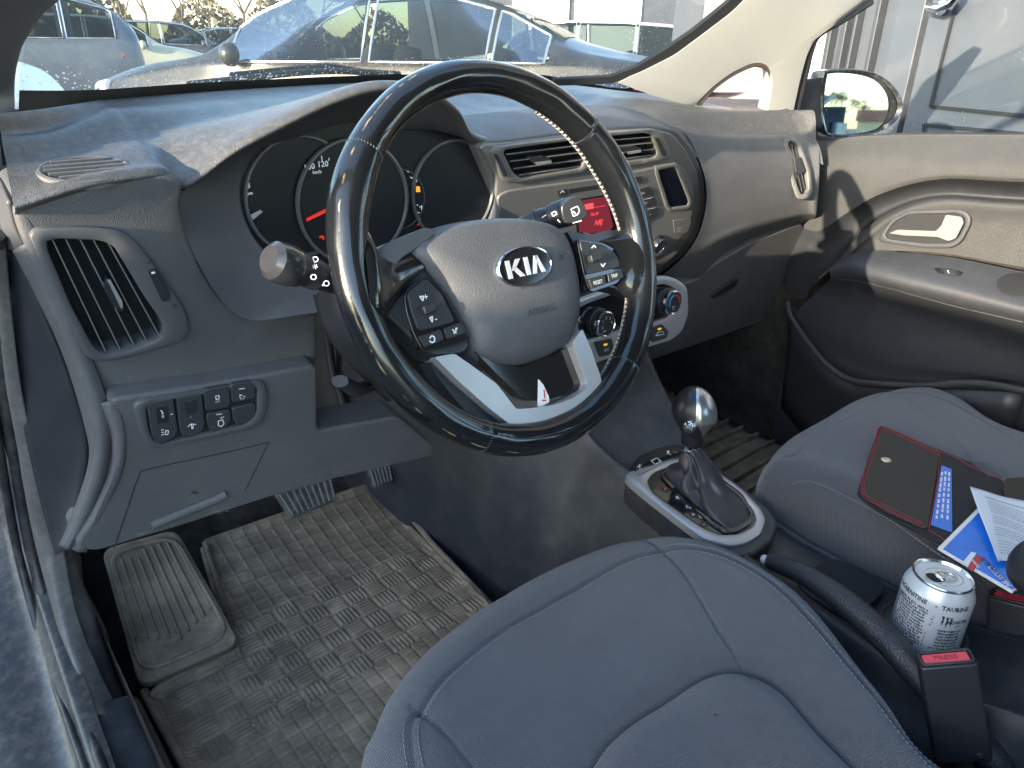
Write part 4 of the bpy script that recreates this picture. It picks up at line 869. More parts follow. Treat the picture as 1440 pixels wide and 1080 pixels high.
for k in range(110):
    x, y = r_.uniform(-.31,.12), r_.uniform(-.1,.55); s = r_.uniform(.0006,.0022)
    if k % 3: x = -.22+r_.gauss(0,.05); y = .25+r_.gauss(0,.12)
    c_ = np.array([x, y, -.620+max(y-.47,0)*.22]); pts = [c_+np.array([r_.uniform(-s,s), r_.uniform(-s,s), r_.uniform(0,s)]) for _ in range(4)]; b.add(pts, [(0,1,2),(0,2,3),(0,3,1),(1,3,2)])
gr_ = b.mk('grit', mat('grit_specks', (.45,.40,.33), .9), fmat, smooth=False); gr_['kind'] = 'stuff'

tube('mat_edge', RUB, [np.array([p[0], p[1], -.626+max(p[1]-.47, 0)*.22+.002]) for p in spl(rc(MP, .03, 4), 2, True)], .0055, fmat, closed=True, m=10)
# footrest pad with ribs
fp = [at(141,770,z=-.515), at(248,744,z=-.52), at(338,902,z=-.60), at(196,968,z=-.612)]
fo = np.mean(fp, 0); fn = nrm(np.cross(fp[2]-fp[0], fp[1]-fp[3])); fn = fn if fn[2] > 0 else -fn
FF = Fr(fo, fn, up=(0,1,0))
q4 = [np.array([(p-fo)@FF.u, (p-fo)@FF.v]) for p in fp]
pad = prism('footrest', RUB, FF, rc(q4, .02), -.02, 0, fmat, bevel=.004)
bb = MB()
for k in range(9):
    t = (k+1)/10; A = q4[0]*(1-t)+q4[1]*t; B = q4[3]*(1-t)+q4[2]*t; lo = .10+.02*k*(k < 4); hi = .82-.03*abs(k-4)
    P = [FF.P(*(A+(B-A)*s), .001) for s in np.linspace(lo, hi, 10)]; v, f = tube_g(P, .0032, m=8, flat=.8); bb.add(v, f)
bb.mk('footrest_ribs', RUB, pad)
tube('footrest_rim', RUB, [FF.P(*p, .001) for p in rc([q4[0]*.94+q4[2]*.06, q4[1]*.94+q4[3]*.06, q4[2]*.93+q4[0]*.07, q4[3]*.93+q4[1]*.07], .03)], .0035, pad, closed=True, m=8)
# passenger side mat
pm = thing('passenger_floor_mat', 'dusty dark mat in the passenger footwell beyond the gear lever', 'floor mat', (.75,.25,-.645))
Vm = [[np.array([x,y,-.64+max(y-.5,0)*.3+.004*math.sin(x*20+y*9)]) for y in np.linspace(-.1,.7,12)] for x in np.linspace(.52,1.0,8)]
surf('mat_sheet', RUB, Vm, pm, nu=3, nv=3, solid=.006)
b = MB()
for k in range(19):
    y = -.1+k*.042; v, f = box_g((.53,y,-.64+max(y-.5,0)*.3), (.99,y+.006,-.628+max(y-.5,0)*.3)); b.add(v, f)
b.mk('mat_ribs', RUB, pm)
# ================================================================= pedals
PM = mat('pedal_rubber', (.05,.05,.052), .5, dust=.6, dscale=60, dcol=(.3,.27,.22))
def pedal(name, q, y, n, label, vert=True):
    c = np.mean([at(a, b, y=y) for a, b in q], 0); fr = Fr(c, (0,-.8,.6), u=(1,0,0)); t = thing(name, label, 'pedal', c)
    uv = fr.pts(q); pd = prism('pedal_pad', PM, fr, rc(uv, .006), -.012, 0, t, bevel=.003)
    bb = MB()
    for k in range(n):
        s = (k+.6)/n; A, B = (uv[0]*(1-s)+uv[1]*s, uv[3]*(1-s)+uv[2]*s); v, f = tube_g([fr.P(*(A*.9+B*.1), .001), fr.P(*(A*.1+B*.9), .001)], .0022, m=8); bb.add(v, f)
    bb.mk('pedal_ribs', mat('pedal_rib', (.14,.135,.125), .45, dust=.5) if 'pedal_rib' not in bpy.data.materials else bpy.data.materials['pedal_rib'], pd)
    tube('pedal_arm', DARKP, [c+np.array([0,.01,-.01]), c+np.array([0,.08,.03]), c+np.array([0,.16,.14]), c+np.array([0,.18,.3])], .008, t)
pedal('brake_pedal', [(386,694),(466,668),(474,704),(410,730)], .50, 9, 'wide ribbed brake pedal below the knee panel')
pedal('accelerator_pedal', [(514,650),(546,644),(553,678),(526,687)], .52, 6, 'small ribbed accelerator pedal right of the brake pedal')
# ================================================================= seats
def seat(name, label, outline, top, seams, back, insert=None, grp=None, dips=(), bol=None):
    P = np.array([p[:2] for p in spl(outline, 6, True)]); P2 = np.array(P)
    c = P.mean(0); NR, = (230,)
    # dense outline
    L = np.r_[0, np.cumsum(np.linalg.norm(np.diff(np.r_[P, P[:1]], axis=0), axis=1))]; NS = 760
    tt = np.linspace(0, L[-1], NS, endpoint=False); Pc = np.r_[P, P[:1]]
    O = np.stack([np.interp(tt, L, Pc[:, 0]), np.interp(tt, L, Pc[:, 1])], 1)
    s = np.linspace(0, 1, NR)**.8
    XX = c[0]+(O[:, 0][None]-c[0])*(1-s[:, None]*.995); YY = c[1]+(O[:, 1][None]-c[1])*(1-s[:, None]*.995)
    D = pdist(O[::4], XX, YY); D[0] = 0
    def zf(XX, YY, D):
        r = .048; k = np.clip(1-D/r, 0, 1); Z = top-r*(1-np.sqrt(np.clip(1-k**2, 0, 1)))
        xl, xr = O[:, 0].min(), O[:, 0].max(); w = (XX-(xl+xr)/2)/((xr-xl)/2)
        Z = Z+.022*np.clip(np.abs(w), 0, 1)**2.5*np.clip(D/.06, 0, 1)*(w if bol == 'left' else 1)**0-.012*(1-np.abs(w))-.10*np.clip(-YY-.12, 0, 1)*.5
        for sm, dep, wd in seams:
            dd = pdist(sm, XX, YY, closed=False); Z = Z-dep*np.exp(-(dd/.0022)**2)-wd*np.exp(-(dd/.016)**2)
        for (px, py, rr, dz) in dips: Z = Z+dz*np.exp(-(((XX-px)**2+(YY-py)**2)/rr**2))
        if insert is not None:
            ii = inside(insert, XX, YY); di = pdist(insert, XX, YY); Z = Z+np.where(ii, .010*(1-np.exp(-di/.012)), 0)
        return Z+.0012*np.sin(XX*31+YY*17)*np.sin(YY*23)
    Z = zf(XX, YY, D)
    G = np.stack([XX, YY, Z], 2)
    side = []
    for dz, k in ((-.22,.97),(-.16,1.0),(-.11,1.012),(-.07,1.012),(-.04,1.008),(-.018,1.003),(-.006,1.0)):
        side.append(np.stack([c[0]+(O[:,0]-c[0])*k, c[1]+(O[:,1]-c[1])*k, G[0][:,2]+dz], 1))
    G = np.concatenate([np.array(side), G], 0)
    V, Fc = grid_g(G, cv=True); Fc.append(tuple(range((G.shape[0]-1)*NS, G.shape[0]*NS)))
    t = thing(name, label, 'car seat', (c[0], c[1], top-.27), grp)
    cu = mk('cushion', V, Fc, FABRIC, t, ang=0)
    b = MB(); v, f = box_g((O[:,0].min()+.05, O[:,1].min()+.02, top-.29), (O[:,0].max()-.05, O[:,1].max()-.09, top-.12)); b.add(v, f)
    b.mk('seat_base', BLACKH, t, bevel=.01)
    f1 = lambda p: np.array([p[0], p[1], float(zf(np.array([p[0]]), np.array([p[1]]), pdist(O[::4], np.array([p[0]]), np.array([p[1]])))[0])])
    return t, cu, f1
def expand(P, d):
    P = np.array([p[:2] for p in P]); c = P.mean(0); return [c+(p-c)*(1+d/np.linalg.norm(p-c)) for p in P]
DT = -.352
od = [at(a, b, z=DT-.014) for a, b in ((517,1080),(527,1008),(562,938),(622,876),(722,808),(832,763),(922,750),(1002,763),(1082,798),(1152,848),(1252,958),(1340,1050))]
od = [p[:2] for p in od]+[np.array([.235,-.50]), np.array([.20,-.62]), np.array([0,-.66]), np.array([-.2,-.63]), np.array([-.265,-.5]), np.array([-.268,-.3])]
def dz(L, z=DT): return [at(a, b, z=z)[:2] for a, b in L]
sA = dz([(590,1001),(635,937),(713,871),(810,817),(869,787),(931,772)])
sR = dz([(931,772),(966,774),(1021,787),(1082,819),(1155,880),(1221,946),(1306,1031),(1370,1100)])
sB = dz([(908,752),(931,772),(966,809),(1009,871),(1040,910),(1060,940)])
sC = dz([(815,1110),(828,1079),(853,1038),(892,1003),(947,968),(985,945),(1017,936),(1040,936),(1060,940),(1103,966),(1151,1015),(1213,1072),(1260,1130)], DT-.01)
sL = dz([(577,990),(590,1001),(635,1042),(675,1090)])
sL2 = dz([(590,1001),(581,1011),(578,1042),(585,1085)])
SP = lambda s: spl(s, 8)
ins_poly = np.array(SP(sC))
dseat, dcu, zd = seat('front_seat', 'dark blue-grey cloth driver seat cushion nearest the viewer', expand(od, .004), DT, [(SP(sA),.0036,.0015),(SP(sR),.0036,.002),(SP(sB),.0034,.002),(SP(sC),.0050,.006),(SP(sL),.0026,.002),(SP(sL2),.002,.001)], None, insert=np.r_[ins_poly, ins_poly[:1]])
def dashes(parent, line, off, zf, pitch=.0052, ln=.0034, name='stitching', m=THREAD, r=.0007):
    L = np.array(SP(line)); T = np.gradient(L, axis=0); T /= np.linalg.norm(T, axis=1)[:, None]; Nn = np.stack([-T[:,1], T[:,0]], 1)
    Q = L+Nn*off; P = [zf(q)+np.array([0,0,.0006]) for q in Q]
    return stitch_g(P, pitch, ln, r)
for ln_, of in ((sR,.006),(sR,-.006),(sA,-.006),(sL2,.006),(sL2,-.006)): dashes(dseat, ln_, of, zd).mk('stitching', THREAD, dcu, smooth=False)
b = MB(); r_ = random.Random(11)
for k in range(26):
    p = zd(np.array([r_.uniform(-.18,.20), r_.uniform(-.45,-.06)])); a = r_.uniform(0,6.3); L_ = r_.uniform(.0008,.004); q = np.array([math.cos(a), math.sin(a), 0])*L_
    v, f = tube_g([p+np.array([0,0,.0006]), p+q*.5+np.array([q[1]*.3,-q[0]*.3,.0009]), p+q+np.array([0,0,.0006])], .00016 if k % 4 else .0004, m=4); b.add(v, f)
li_ = b.mk('lint', mat('lint_fibres', (.22,.22,.22), .9), dcu, smooth=False); li_['kind'] = 'stuff'
PT = -.350
pout = dz([(1074,656),(1083,630),(1103,607),(1140,582),(1193,553),(1247,541),(1307,543),(1360,561),(1440,598)], PT-.012)
pout = [np.array(p) for p in pout]+[np.array([.965,-.40]), np.array([.93,-.58]), np.array([.72,-.62]), np.array([.52,-.60]), np.array([.475,-.5]), np.array([.462,-.3]), np.array([.458,-.12])]
qA = dz([(1090,640),(1120,642),(1130,627),(1160,600),(1210,570),(1243,553),(1262,547)], PT); qB = dz([(1255,541),(1263,547),(1327,590),(1360,620),(1380,647),(1400,680)], PT)
qL = dz([(1122,664),(1225,732),(1298,782),(1360,820)], PT-.004); qR = dz([(1263,547),(1310,556),(1360,575),(1440,615)], PT)
pseat, pcu, zp = seat('front_seat', 'dark blue-grey cloth passenger seat cushion with papers lying on it', pout, PT, [(SP(qA),.0025,.0015),(SP(qB),.0025,.002),(SP(qL),.0025,.002),(SP(qR),.0025,.001)], None)
for ln_, of in ((qR,-.006),(qL,-.006)): dashes(pseat, ln_, of, zp).mk('stitching', THREAD, pcu, smooth=False)
# seat backs (rise behind the viewer's sight line, they close the cabin)
for nm, t, x0, x1 in (('d', dseat, -.25, .22), ('p', pseat, .48, .95)):
    R_ = []
    for z, y, w in ((-.42,-.60,.9),(-.30,-.64,1),(-.10,-.70,1),(.10,-.76,.95),(.22,-.80,.8)):
        xc_ = (x0+x1)/2; hw = (x1-x0)/2*w; R_.append([np.array([xc_+hw*math.cos(a), y+.055*math.sin(a), z]) for a in np.linspace(0, 2*math.pi, 16, endpoint=False)])
    surf('backrest', FABRIC, R_, t, nu=4, nv=3, cv=True)
# ================================================================= centre console
cons = thing('centre_console', 'dark plastic centre console between the seats with cup holder', 'console', (.365,-.1,-.66))
# cross sections along y: left wall, top, right wall
secs = []
for y, zl, zr, xl, xr, fl in ((.85,-.05,-.05,.20,.52,.06),(.55,-.06,-.06,.235,.49,.05),(.34,-.10,-.10,.255,.475,.03),(.27,-.20,-.19,.262,.465,.03),(.22,-.29,-.25,.272,.46,.026),(.165,-.346,-.31,.284,.455,.02),(.10,-.374,-.365,.290,.448,.01),(.0,-.389,-.413,.290,.442,.0),(-.10,-.402,-.438,.290,.440,.0),(-.18,-.414,-.442,.290,.440,.0),(-.25,-.422,-.440,.288,.440,.0),(-.36,-.425,-.435,.285,.442,.0),(-.44,-.40,-.40,.283,.444,.0),(-.55,-.37,-.37,.28,.446,0),(-.9,-.36,-.36,.28,.45,0)):
    k = .012
    secs.append([np.array(p) for p in ((xl-.055-fl,y,-.68),(xl-.045-fl,y,-.60),(xl-.030-fl*.7,y,-.50 if zl < -.3 else (zl-.6)/2),(xl-.010,y,zl-.035),(xl-.002,y,zl-.008),(xl+.004,y,zl),(xl+.014,y,zl-.006),(xl+.05,y,zl-.014+(zr-zl)*.3),((xl+xr)/2+.03,y,(zl+zr)/2-.006),(xr-.014,y,zr-.002),(xr-.004,y,zr),(xr+.003,y,zr-.008),(xr+.012,y,zr-.04),(xr+.035,y,-.55),(xr+.05,y,-.68))])
surf('console_shell', CONSP, secs, cons, nu=7, nv=4)
# silver frame round the selector
CPn = nrm((0,-.12,1)); CPf = Fr((.36,0,-.388), CPn, up=(0,1,0))
so_ = [(878,669),(886,662),(912,655),(938,647),(954,643),(1000,656),(1045,688),(1070,714),(1077,730),(1070,750),(1050,762),(1027,767),(990,757),(950,727),(910,696)]
si_ = [(909,676),(918,664),(932,658),(953,651),(985,655),(1030,684),(1058,714),(1064,728),(1060,740),(1038,751),(1012,752),(988,742),(954,718),(918,692)]
ring('selector_frame', SILVER, CPf, so_, si_, -.008, .0035, cons, r=.008, ri=.008, N=96)
prism('selector_base', CONSP, CPf, rc(CPf.pts([(880,671),(890,655),(930,640),(965,634),(1000,650),(1050,686),(1086,716),(1096,735),(1088,757),(1062,778),(1028,784),(1000,768),(955,733),(912,700)], .0), .01), -.045, -.001, cons, bevel=.006, seg=4)
gp = prism('selector_plate', GLOSSB, CPf, rc(CPf.pts(si_, .0005), .006), -.01, .0008, cons, bevel=.0006)
for k, (tx, a, c_) in enumerate((('P',936,688),('R',953,700),('N',968,713),('+',975,724),('D',986,726),('-',990,737))):
    r_ = .0066 if tx in 'PRND' else .0055
    prism('position_window', mat('window_black', (.012,.012,.014), .3) if 'window_black' not in bpy.data.materials else bpy.data.materials['window_black'], CPf, circ(CPf.px(a, c_, .001), r_, 20), .0006, .0014, gp, bevel=0)
LF = Fr(CPf.P(0,0,.0016), CPf.n, u=CPf.u)
PKM = mat('letter_pink', (.8,.12,.2), .5)
rot = -.35
lettering('position_letters', WHITEM, LF, [(t, 0.0100, a, c_, -.75, .9) for t, a, c_ in (('R',953,700),('N',968,713),('+',975,724),('D',986,726),('-',990,737))], gp, bold=.015)
lettering('park_letter', PKM, LF, [('P', .0100, 936, 688, -.75, .9)], gp, bold=.015)
bp_ = prism('button_strip', mat('strip_black', (.016,.016,.018), .3), CPf, CPf.pts([(888,653),(900,640),(932,628),(956,624),(962,634),(934,642),(908,650),(893,664)], .004), -.01, .004, cons, r=.004, bevel=.0015)
lines('strip_marks', WHITEM, Fr(CPf.P(0,0,.0044), CPf.n, u=CPf.u), [[(896,657),(902,654)],[(899,653),(900,659)],[(916,648),(924,644),(930,649),(921,653),(916,648)],[(938,634),(943,640)],[(938,638),(941,634)]], .0014, bp_)
lines('frame_lines', CHROME, Fr(CPf.P(0,0,.0038), CPf.n, u=CPf.u), [[(896,669),(905,665),(944,646)],[(946,634),(953,638)]], .0012, cons)
# boot frame, boot and knob
gs = thing('gear_selector', 'automatic gear lever with satin silver and black knob and leather boot', 'gear lever', CPf.P(*CPf.px(990,700)))
bi = [(933,668),(942,658),(956,655),(1000,667),(1040,698),(1056,722),(1052,734),(1036,743),(1024,745),(1000,730),(958,694)]
ring('boot_frame', GLOSSB, CPf, [(928,668),(939,655),(955,651),(1003,663),(1045,694),(1060,721),(1057,736),(1038,747),(1022,750),(996,733),(953,696)], bi, -.002, .004, gs, r=.006, N=80)
bq = polar(rc(CPf.pts(bi), .008), 48); bc = np.mean(bq, 0)
neck = at(972, 630, x=.352); topn = at(975, 612, x=.352)
bfl = [[CPf.P(*p, 0) for p in bq]]
for t, s, ww in ((.10,.95,.002),(.24,.78,.007),(.42,.56,.011),(.62,.42,.010),(.84,.29,.005),(1,.235,.001)):
    row = []
    for i, p in enumerate(bq):
        a = i/48*2*math.pi; P = CPf.P(*(bc+(p-bc)*s*(1+.08*math.sin(a*5+t*3)*(ww/.007))), 0); Cn = CPf.P(*bc, 0); row.append(P+(neck-Cn)*(t**1.15)+nrm(P-Cn+1e-9)*ww*(math.sin(a*5+t*7)*.45+math.sin(a*9-t*5)*.3))
    if t > .95: row = [neck+(np.array([math.cos(2*math.pi*i/48+1.8), math.sin(2*math.pi*i/48+1.8), 0]))*.0125 for i in range(48)]; 
    bfl.append(row)
b0 = np.array(bfl[0]); ang0 = math.atan2(*(b0[0]-b0.mean(0))[[1,0]]); sgn = 1 if np.cross((b0[0]-b0.mean(0))[:2], (b0[1]-b0.mean(0))[:2]) > 0 else -1
bfl[-1] = [neck+np.array([math.cos(ang0+sgn*2*math.pi*i/48), math.sin(ang0+sgn*2*math.pi*i/48), 0])*.0125 for i in range(48)]
V, Fc = grid_g(smooth_grid(bfl, 6, 2, cv=True), cv=True); mk('boot', V, Fc, mat('boot_leather', (.028,.028,.033), .42, bump=('grain', 600, .4, .0006), dust=.25, dscale=35, dcol=(.16,.13,.11)), gs, ang=80)
rev('collar', CHROME, [(.0125,-.004),(.0132,0),(.0132,.006),(.012,.008)], neck+np.array([0,0,.002]), (0,.05,1), gs, m=36)
kb = neck+np.array([0,0,.008])
def knobpt(a, t, s=1):
    # egg leaning forward; a around, t height 0..1
    hgt = .084*(t if t < .5 else .5+.5*math.sin((t-.5)*math.pi)); u_ = max(t-.15, 0)/.85; r = .0135+.0135*math.sin(min(u_/.55, 1)*math.pi/2)**1.3 if t < .5 else (lambda q: .0275*math.sqrt(max(1-q*q, 0))*(1-.0)+.0003)(math.sin((t-.5)*math.pi)*.999)*(.982 if t < .55 else .98)
    r *= s; return kb+np.array([r*math.cos(a)*1.0, r*math.sin(a)*1.1+.006*t, hgt])
rows = [[knobpt(2*math.pi*i/40, t) for i in range(40)] for t in np.linspace(0, 1, 26)]
V, Fc = grid_g([[kb+(p-kb)*np.array([1.07,1.07,1.0]) for p in r_] for r_ in rows], cv=True); kn = mk('knob', V, Fc, mat('knob_black', (.014,.015,.018), .35), gs, ang=0)
rows = [[knobpt(a0+(a1-a0)*i/48, t, 1.07*(.985+.045*min(1, i/3, (48-i)/3, k/3))) for i in range(49)] for k, (t, a0, a1) in enumerate([(t, -2.5+.0+1.5*(1-min(t/.55, 1))**1.3, 1.2-.5*(1-min(t/.5, 1))) for t in np.linspace(.16, .995, 50)])]
V, Fc = grid_g(rows); mk('knob_shell', V, Fc, mat('knob_silver', (.50,.50,.49), .28, metal=.9), kn, ang=0)
rev('release_button', CHROME, [(.0085,-.004),(.0085,.003),(.0075,.0042),(.0068,.0045),(.0066,.007),(.0055,.009),(0,.0095)], kb+np.array([-.0270,-.0120,.040]), nrm((-.90,-.42,.10)), kn, m=32)
# ================================================================= handbrake
hbA, hbM, hbB = at(1082,789,x=.300), at(1190,848,x=.288), at(1284,940,x=.270)
hb = thing('handbrake', 'black grained handbrake lever between driver seat and console', 'handbrake', hbB)
hp_ = spl([hbA, at(1130,808,x=.297), hbM+np.array([0,0,.0]), at(1240,893,x=.279), hbB, hbB+np.array([-.004,-.10,-.05])], 8); n_ = len(hp_)
tube('grip', mat('handbrake_plastic', (.022,.024,.028), .38, bump=('grain', 650, .7, .0008)), hp_, .015, hb, rr=[.010+.0055*math.sin(min(i/n_*1.7, 1)*math.pi/2) for i in range(n_)], m=24)
d = nrm(hp_[0]-hp_[1]); rev('release_button', mat('button_white', (.6,.6,.6), .35), [(.0055,-.004),(.0055,.010),(.004,.012),(0,.012)], hp_[0]-d*.001, d, hb, m=24)
# cup holder
cupc = np.array([.352,-.318,-.418])
rev('cup_holder', DARKP, [(.046,.004),(.043,.006),(.040,.004),(.0385,-.02),(.037,-.07),(0,-.07)], cupc, (0,0,1), cons, m=56)
prism('tray_recess', BLACKH, Fr((.365,-.21,-.4265), (0,0,1), up=(0,1,0)), rc([(-.050,-.045),(.05,-.045),(.05,.035),(-.050,.035)], .03), -.006, -.0005, cons, bevel=.001)
# ================================================================= drinks can
canO = np.array([.343,-.322,-.447]); CR = .0360; CH = .116
can = thing('drink_can', 'open white energy drink can covered in dark small print, in the cup holder', 'can', canO)
CANM = mat('can_white', (.62,.66,.70), .32, metal=.25, var=.05); ALU = mat('can_aluminium', (.75,.74,.71), .22, metal=1)
lean = nrm((.03,.0,1))
rev('can_body', CANM, [(0.0260,.0),(0.0277,.001),(0.0342,.006),(CR,.010),(CR,.094),(CR*.985,.0975),(0.0331,.103),(0.0302,.1085),(0.0291,.1105)], canO, lean, can, m=72)
lid = rev('can_lid', ALU, [(0.0291,.1100),(0.0302,.1115),(0.0304,.1130),(0.0295,.1142),(0.0284,.1136),(0.0276,.1115),(0.0269,.1095),(0.0256,.1092),(0.0247,.1102),(0.0233,.1104),(0,.1104)], canO, lean, can, m=72)
LFc = Fr(canO+lean*.1106, lean, u=(.8,-.6,0))
op = [np.array([-.011+.0095*math.cos(a), -.002+.0080*math.sin(a)]) for a in np.linspace(0, 2*math.pi, 24, endpoint=False)]
prism('drink_opening', BLACKH, LFc, op, -.001, .0001, lid, bevel=0)
ring('opening_rim', ALU, LFc, [np.array([-.011,-.002])+(p-np.array([-.011,-.002]))*1.15 for p in op], [np.array([-.011,-.002])+(p-np.array([-.011,-.002]))*.98 for p in op], -.0008, .0008, lid, px=False, r=.001, N=40)
tb = [(-.006,-.0075),(.004,-.0085),(.013,-.006),(.0155,0),(.013,.006),(.004,.0085),(-.006,.0075),(-.008,0)]; ti = [(.002,-.0045),(.006,-.005),(.0105,-.0035),(.0118,0),(.0105,.0035),(.006,.005),(.002,.0045),(.0035,0)]
ring('pull_tab', ALU, Fr(canO+lean*.1116, nrm(lean+np.array([.03,.05,0])), u=(.8,-.6,0)), [np.array(p) for p in tb], [np.array(p) for p in ti], -.0003, .0010, lid, px=False, r=.003, ri=.002, N=48)
ring('panel_bead', ALU, LFc, circ((.001,0), .0205, 48, .0165), circ((.001,0), .0190, 48, .015), -.0005, .0006, lid, px=False, r=.001, N=48)
# print on the can: the text wraps round the body; angle 0 faces the camera
va = CAM[:2]-canO[:2]; a_cam = math.atan2(va[1], va[0])
b = MB()
def wrap(s, size, ang, hgt, wf=1, bold=.01, rotv=0, R=None):
    V, Fc = text_g(s, size, 0, bold, 1); W = []
    for x, y, z in V:
        if rotv: x, y = -y, x
        a = a_cam+ang+(x*wf)/CR; hh = hgt+y
        rr = np.interp(hh, [.094,.0975,.103,.1085], [CR,CR*.985,.0331,.0302])+.0002+.0006*(hh > .092)
        W.append(canO+lean*hh+np.array([math.cos(a)*rr, math.sin(a)*rr, 0]))
    b.add(W, Fc)
wrap('TAURINE', .0066, .62, .0965, 1.05, .03); wrap('L-CARNITINE', .0066, -.72, .0965, 1.0, .03); wrap('+', .005, .08, .096)
wrap('MONSTER', .0060, .80, .0795, .85, .04); wrap('ENERGY', .0028, .84, .0745, .8)
words = ['the best blend','it kills it','big bad buzz','smooth flavour','you know what','it means now','we mean it','water sugar','caffeine 32mg','citric acid','sucralose','flavourings','vitamins B2','niacin B6 B12','made in the','best before','keep cool','recycle me','per 100ml','do not mix']
random.seed(3)
for k in range(15): wrap(random.choice(words)+' '+random.choice(words)[:3], .0042, .66+random.uniform(-.03,.03), .068-k*.0040-(.004 if k > 7 else 0), .95, .045)
for k in range(21): wrap(random.choice(words)+' '+random.choice(words)[:8], .0043, -.56+random.uniform(-.02,.02), .088-k*.0037, .95, .05)
for k in range(20): wrap(random.choice(words)[:12], .0042, -1.35, .086-k*.0038, 1, .05)
wrap('~ ~ ~ ~', .006, .02, .052, 1, .02, 1); wrap('* ~ * ~', .005, .1, .078, 1, .02, 1)
b.mk('can_lettering', mat('can_ink', (.03,.04,.06), .45), can, smooth=False)
b = MB()
def claw(x0, top, bot, w):
    pts = [(x0-w,top),(x0+w*.9,top-.001),(x0+w*.6,top-.006),(x0+w*.9,(top+bot)/2),(x0+w*.2,bot),(x0-w*.5,(top+bot)/2),(x0-w*.2,top-.005)]
    W = []
    for x, y in pts: a = a_cam+.46+x/CR; W.append(canO+lean*y+np.array([math.cos(a), math.sin(a), 0])*(CR+.00025))
    b.add(W, [tuple(range(len(W)))])
claw(-.0042,.0875,.0735,.0017); claw(.0,.0868,.0715,.0017); claw(.0042,.0862,.0735,.0017)
b.mk('can_emblem', bpy.data.materials['can_ink'], can, smooth=False)
# ================================================================= seat belt buckles
REDP = mat('buckle_red', (.75,.05,.09), .4)
def buckle(name, label, T, Dn, ax, wd, dp, L):
    ax = nrm(ax-(ax@Dn)*Dn) if True else ax; t = thing(name, label, 'seat belt buckle', T+Dn*L)
    ay = np.cross(Dn, ax); fr = Fr(T, -Dn, u=ax)
    q = rc([(-wd/2,-dp/2),(wd/2,-dp/2),(wd/2,dp/2),(-wd/2,dp/2)], .004)
    o = mk('buckle_shell', *prism_g(fr, q, -L, 0), mat('buckle_plastic', (.028,.030,.035), .42, bump=('noise', 600, .1, .0003)) if 'buckle_plastic' not in bpy.data.materials else bpy.data.materials['buckle_plastic'], t, bevel=.0025)
    V, Fc = ring_g(fr, [([p*1.04 for p in map(np.array, q)], -L*.16), ([p*1.04 for p in map(np.array, q)], -L*.155)]); 
    f2 = Fr(T+(-Dn)*.001, -Dn, u=ax)
    rd = mk('press_button', *prism_g(f2, rc([(-wd*.40,-dp*.30),(wd*.40,-dp*.30),(wd*.40,dp*.33),(-wd*.40,dp*.33)], .002), -.004, .0008), REDP, o, bevel=.0008)
    tube('button_rim', DARKP, [f2.P(*p, .001) for p in rc([(-wd*.45,-dp*.42),(wd*.45,-dp*.42),(wd*.45,dp*.42),(-wd*.45,dp*.42)], .004)], .0016, o, closed=True, m=8)
    b = MB(); V, Fc = text_g('PRESS', .0085, 0, .01)
    b.add([f2.P(x, y, .0012) for x, y, z in V], Fc); b.mk('press_lettering', mat('press_ink', (.35,.02,.04), .5) if 'press_ink' not in bpy.data.materials else bpy.data.materials['press_ink'], rd, smooth=False)
    rev('rivet', mat('rivet_steel', (.5,.5,.5), .3, metal=1) if 'rivet_steel' not in bpy.data.materials else bpy.data.materials['rivet_steel'], [(.0035,0),(.0033,.0012),(.0015,.0018),(0,.0018)], T+Dn*L*.93+ay*(-dp/2)*(1 if (ay@(CAM-T)) < 0 else -1)+ax*wd*.28, ay*(-1 if (ay@(CAM-T)) < 0 else 1), o, m=20)
    return t
T1 = at(1330,927,x=.238); B1 = at(1352,1062,x=.248)
buckle('seat_belt_buckle', "black seat belt buckle with red press button beside the driver's seat", T1, nrm(B1-T1), np.array(at(1365,934,z=T1[2])-at(1297,922,z=T1[2])), .050, .022, np.linalg.norm(B1-T1))
tube('buckle_stalk', BLACKH, [B1, B1+(B1-T1)*.5], .010, bpy.data.objects['seat_belt_buckle'])
T2 = at(1424,842,x=.452); buckle('seat_belt_buckle', 'red-topped seat belt buckle beside the passenger seat, right of the can', T2, nrm((.0,-.25,-1)), np.array([.1,-1,-.2]), .046, .022, .07)
# ================================================================= armrest end
ar = thing('armrest', 'black leather armrest tip at the right edge behind the papers', 'armrest', (.37,-.5,-.4))
ac = at(1452,795,x=.372)
R_ = []
for k, (dy, s) in enumerate(((.0,.02),(-.004,.45),(-.012,.72),(-.03,.95),(-.06,1.05),(-.12,1.08),(-.3,1.05))):
    R_.append([ac+np.array([.036*s*math.cos(a), .022+dy, .034*s*math.sin(a)]) for a in np.linspace(0, 2*math.pi, 16, endpoint=False)])
surf('armrest_pad', LEATHER, R_, ar, nu=5, nv=3, cv=True)
b = stitch_g([ac+np.array([-.0368*math.cos(a), .014-.032, .036*math.sin(a)]) for a in np.linspace(-1.2, 1.4, 30)], .004, .0026, .0005); b.mk('stitching', mat('arm_thread', (.15,.15,.15), .6), ar, smooth=False)
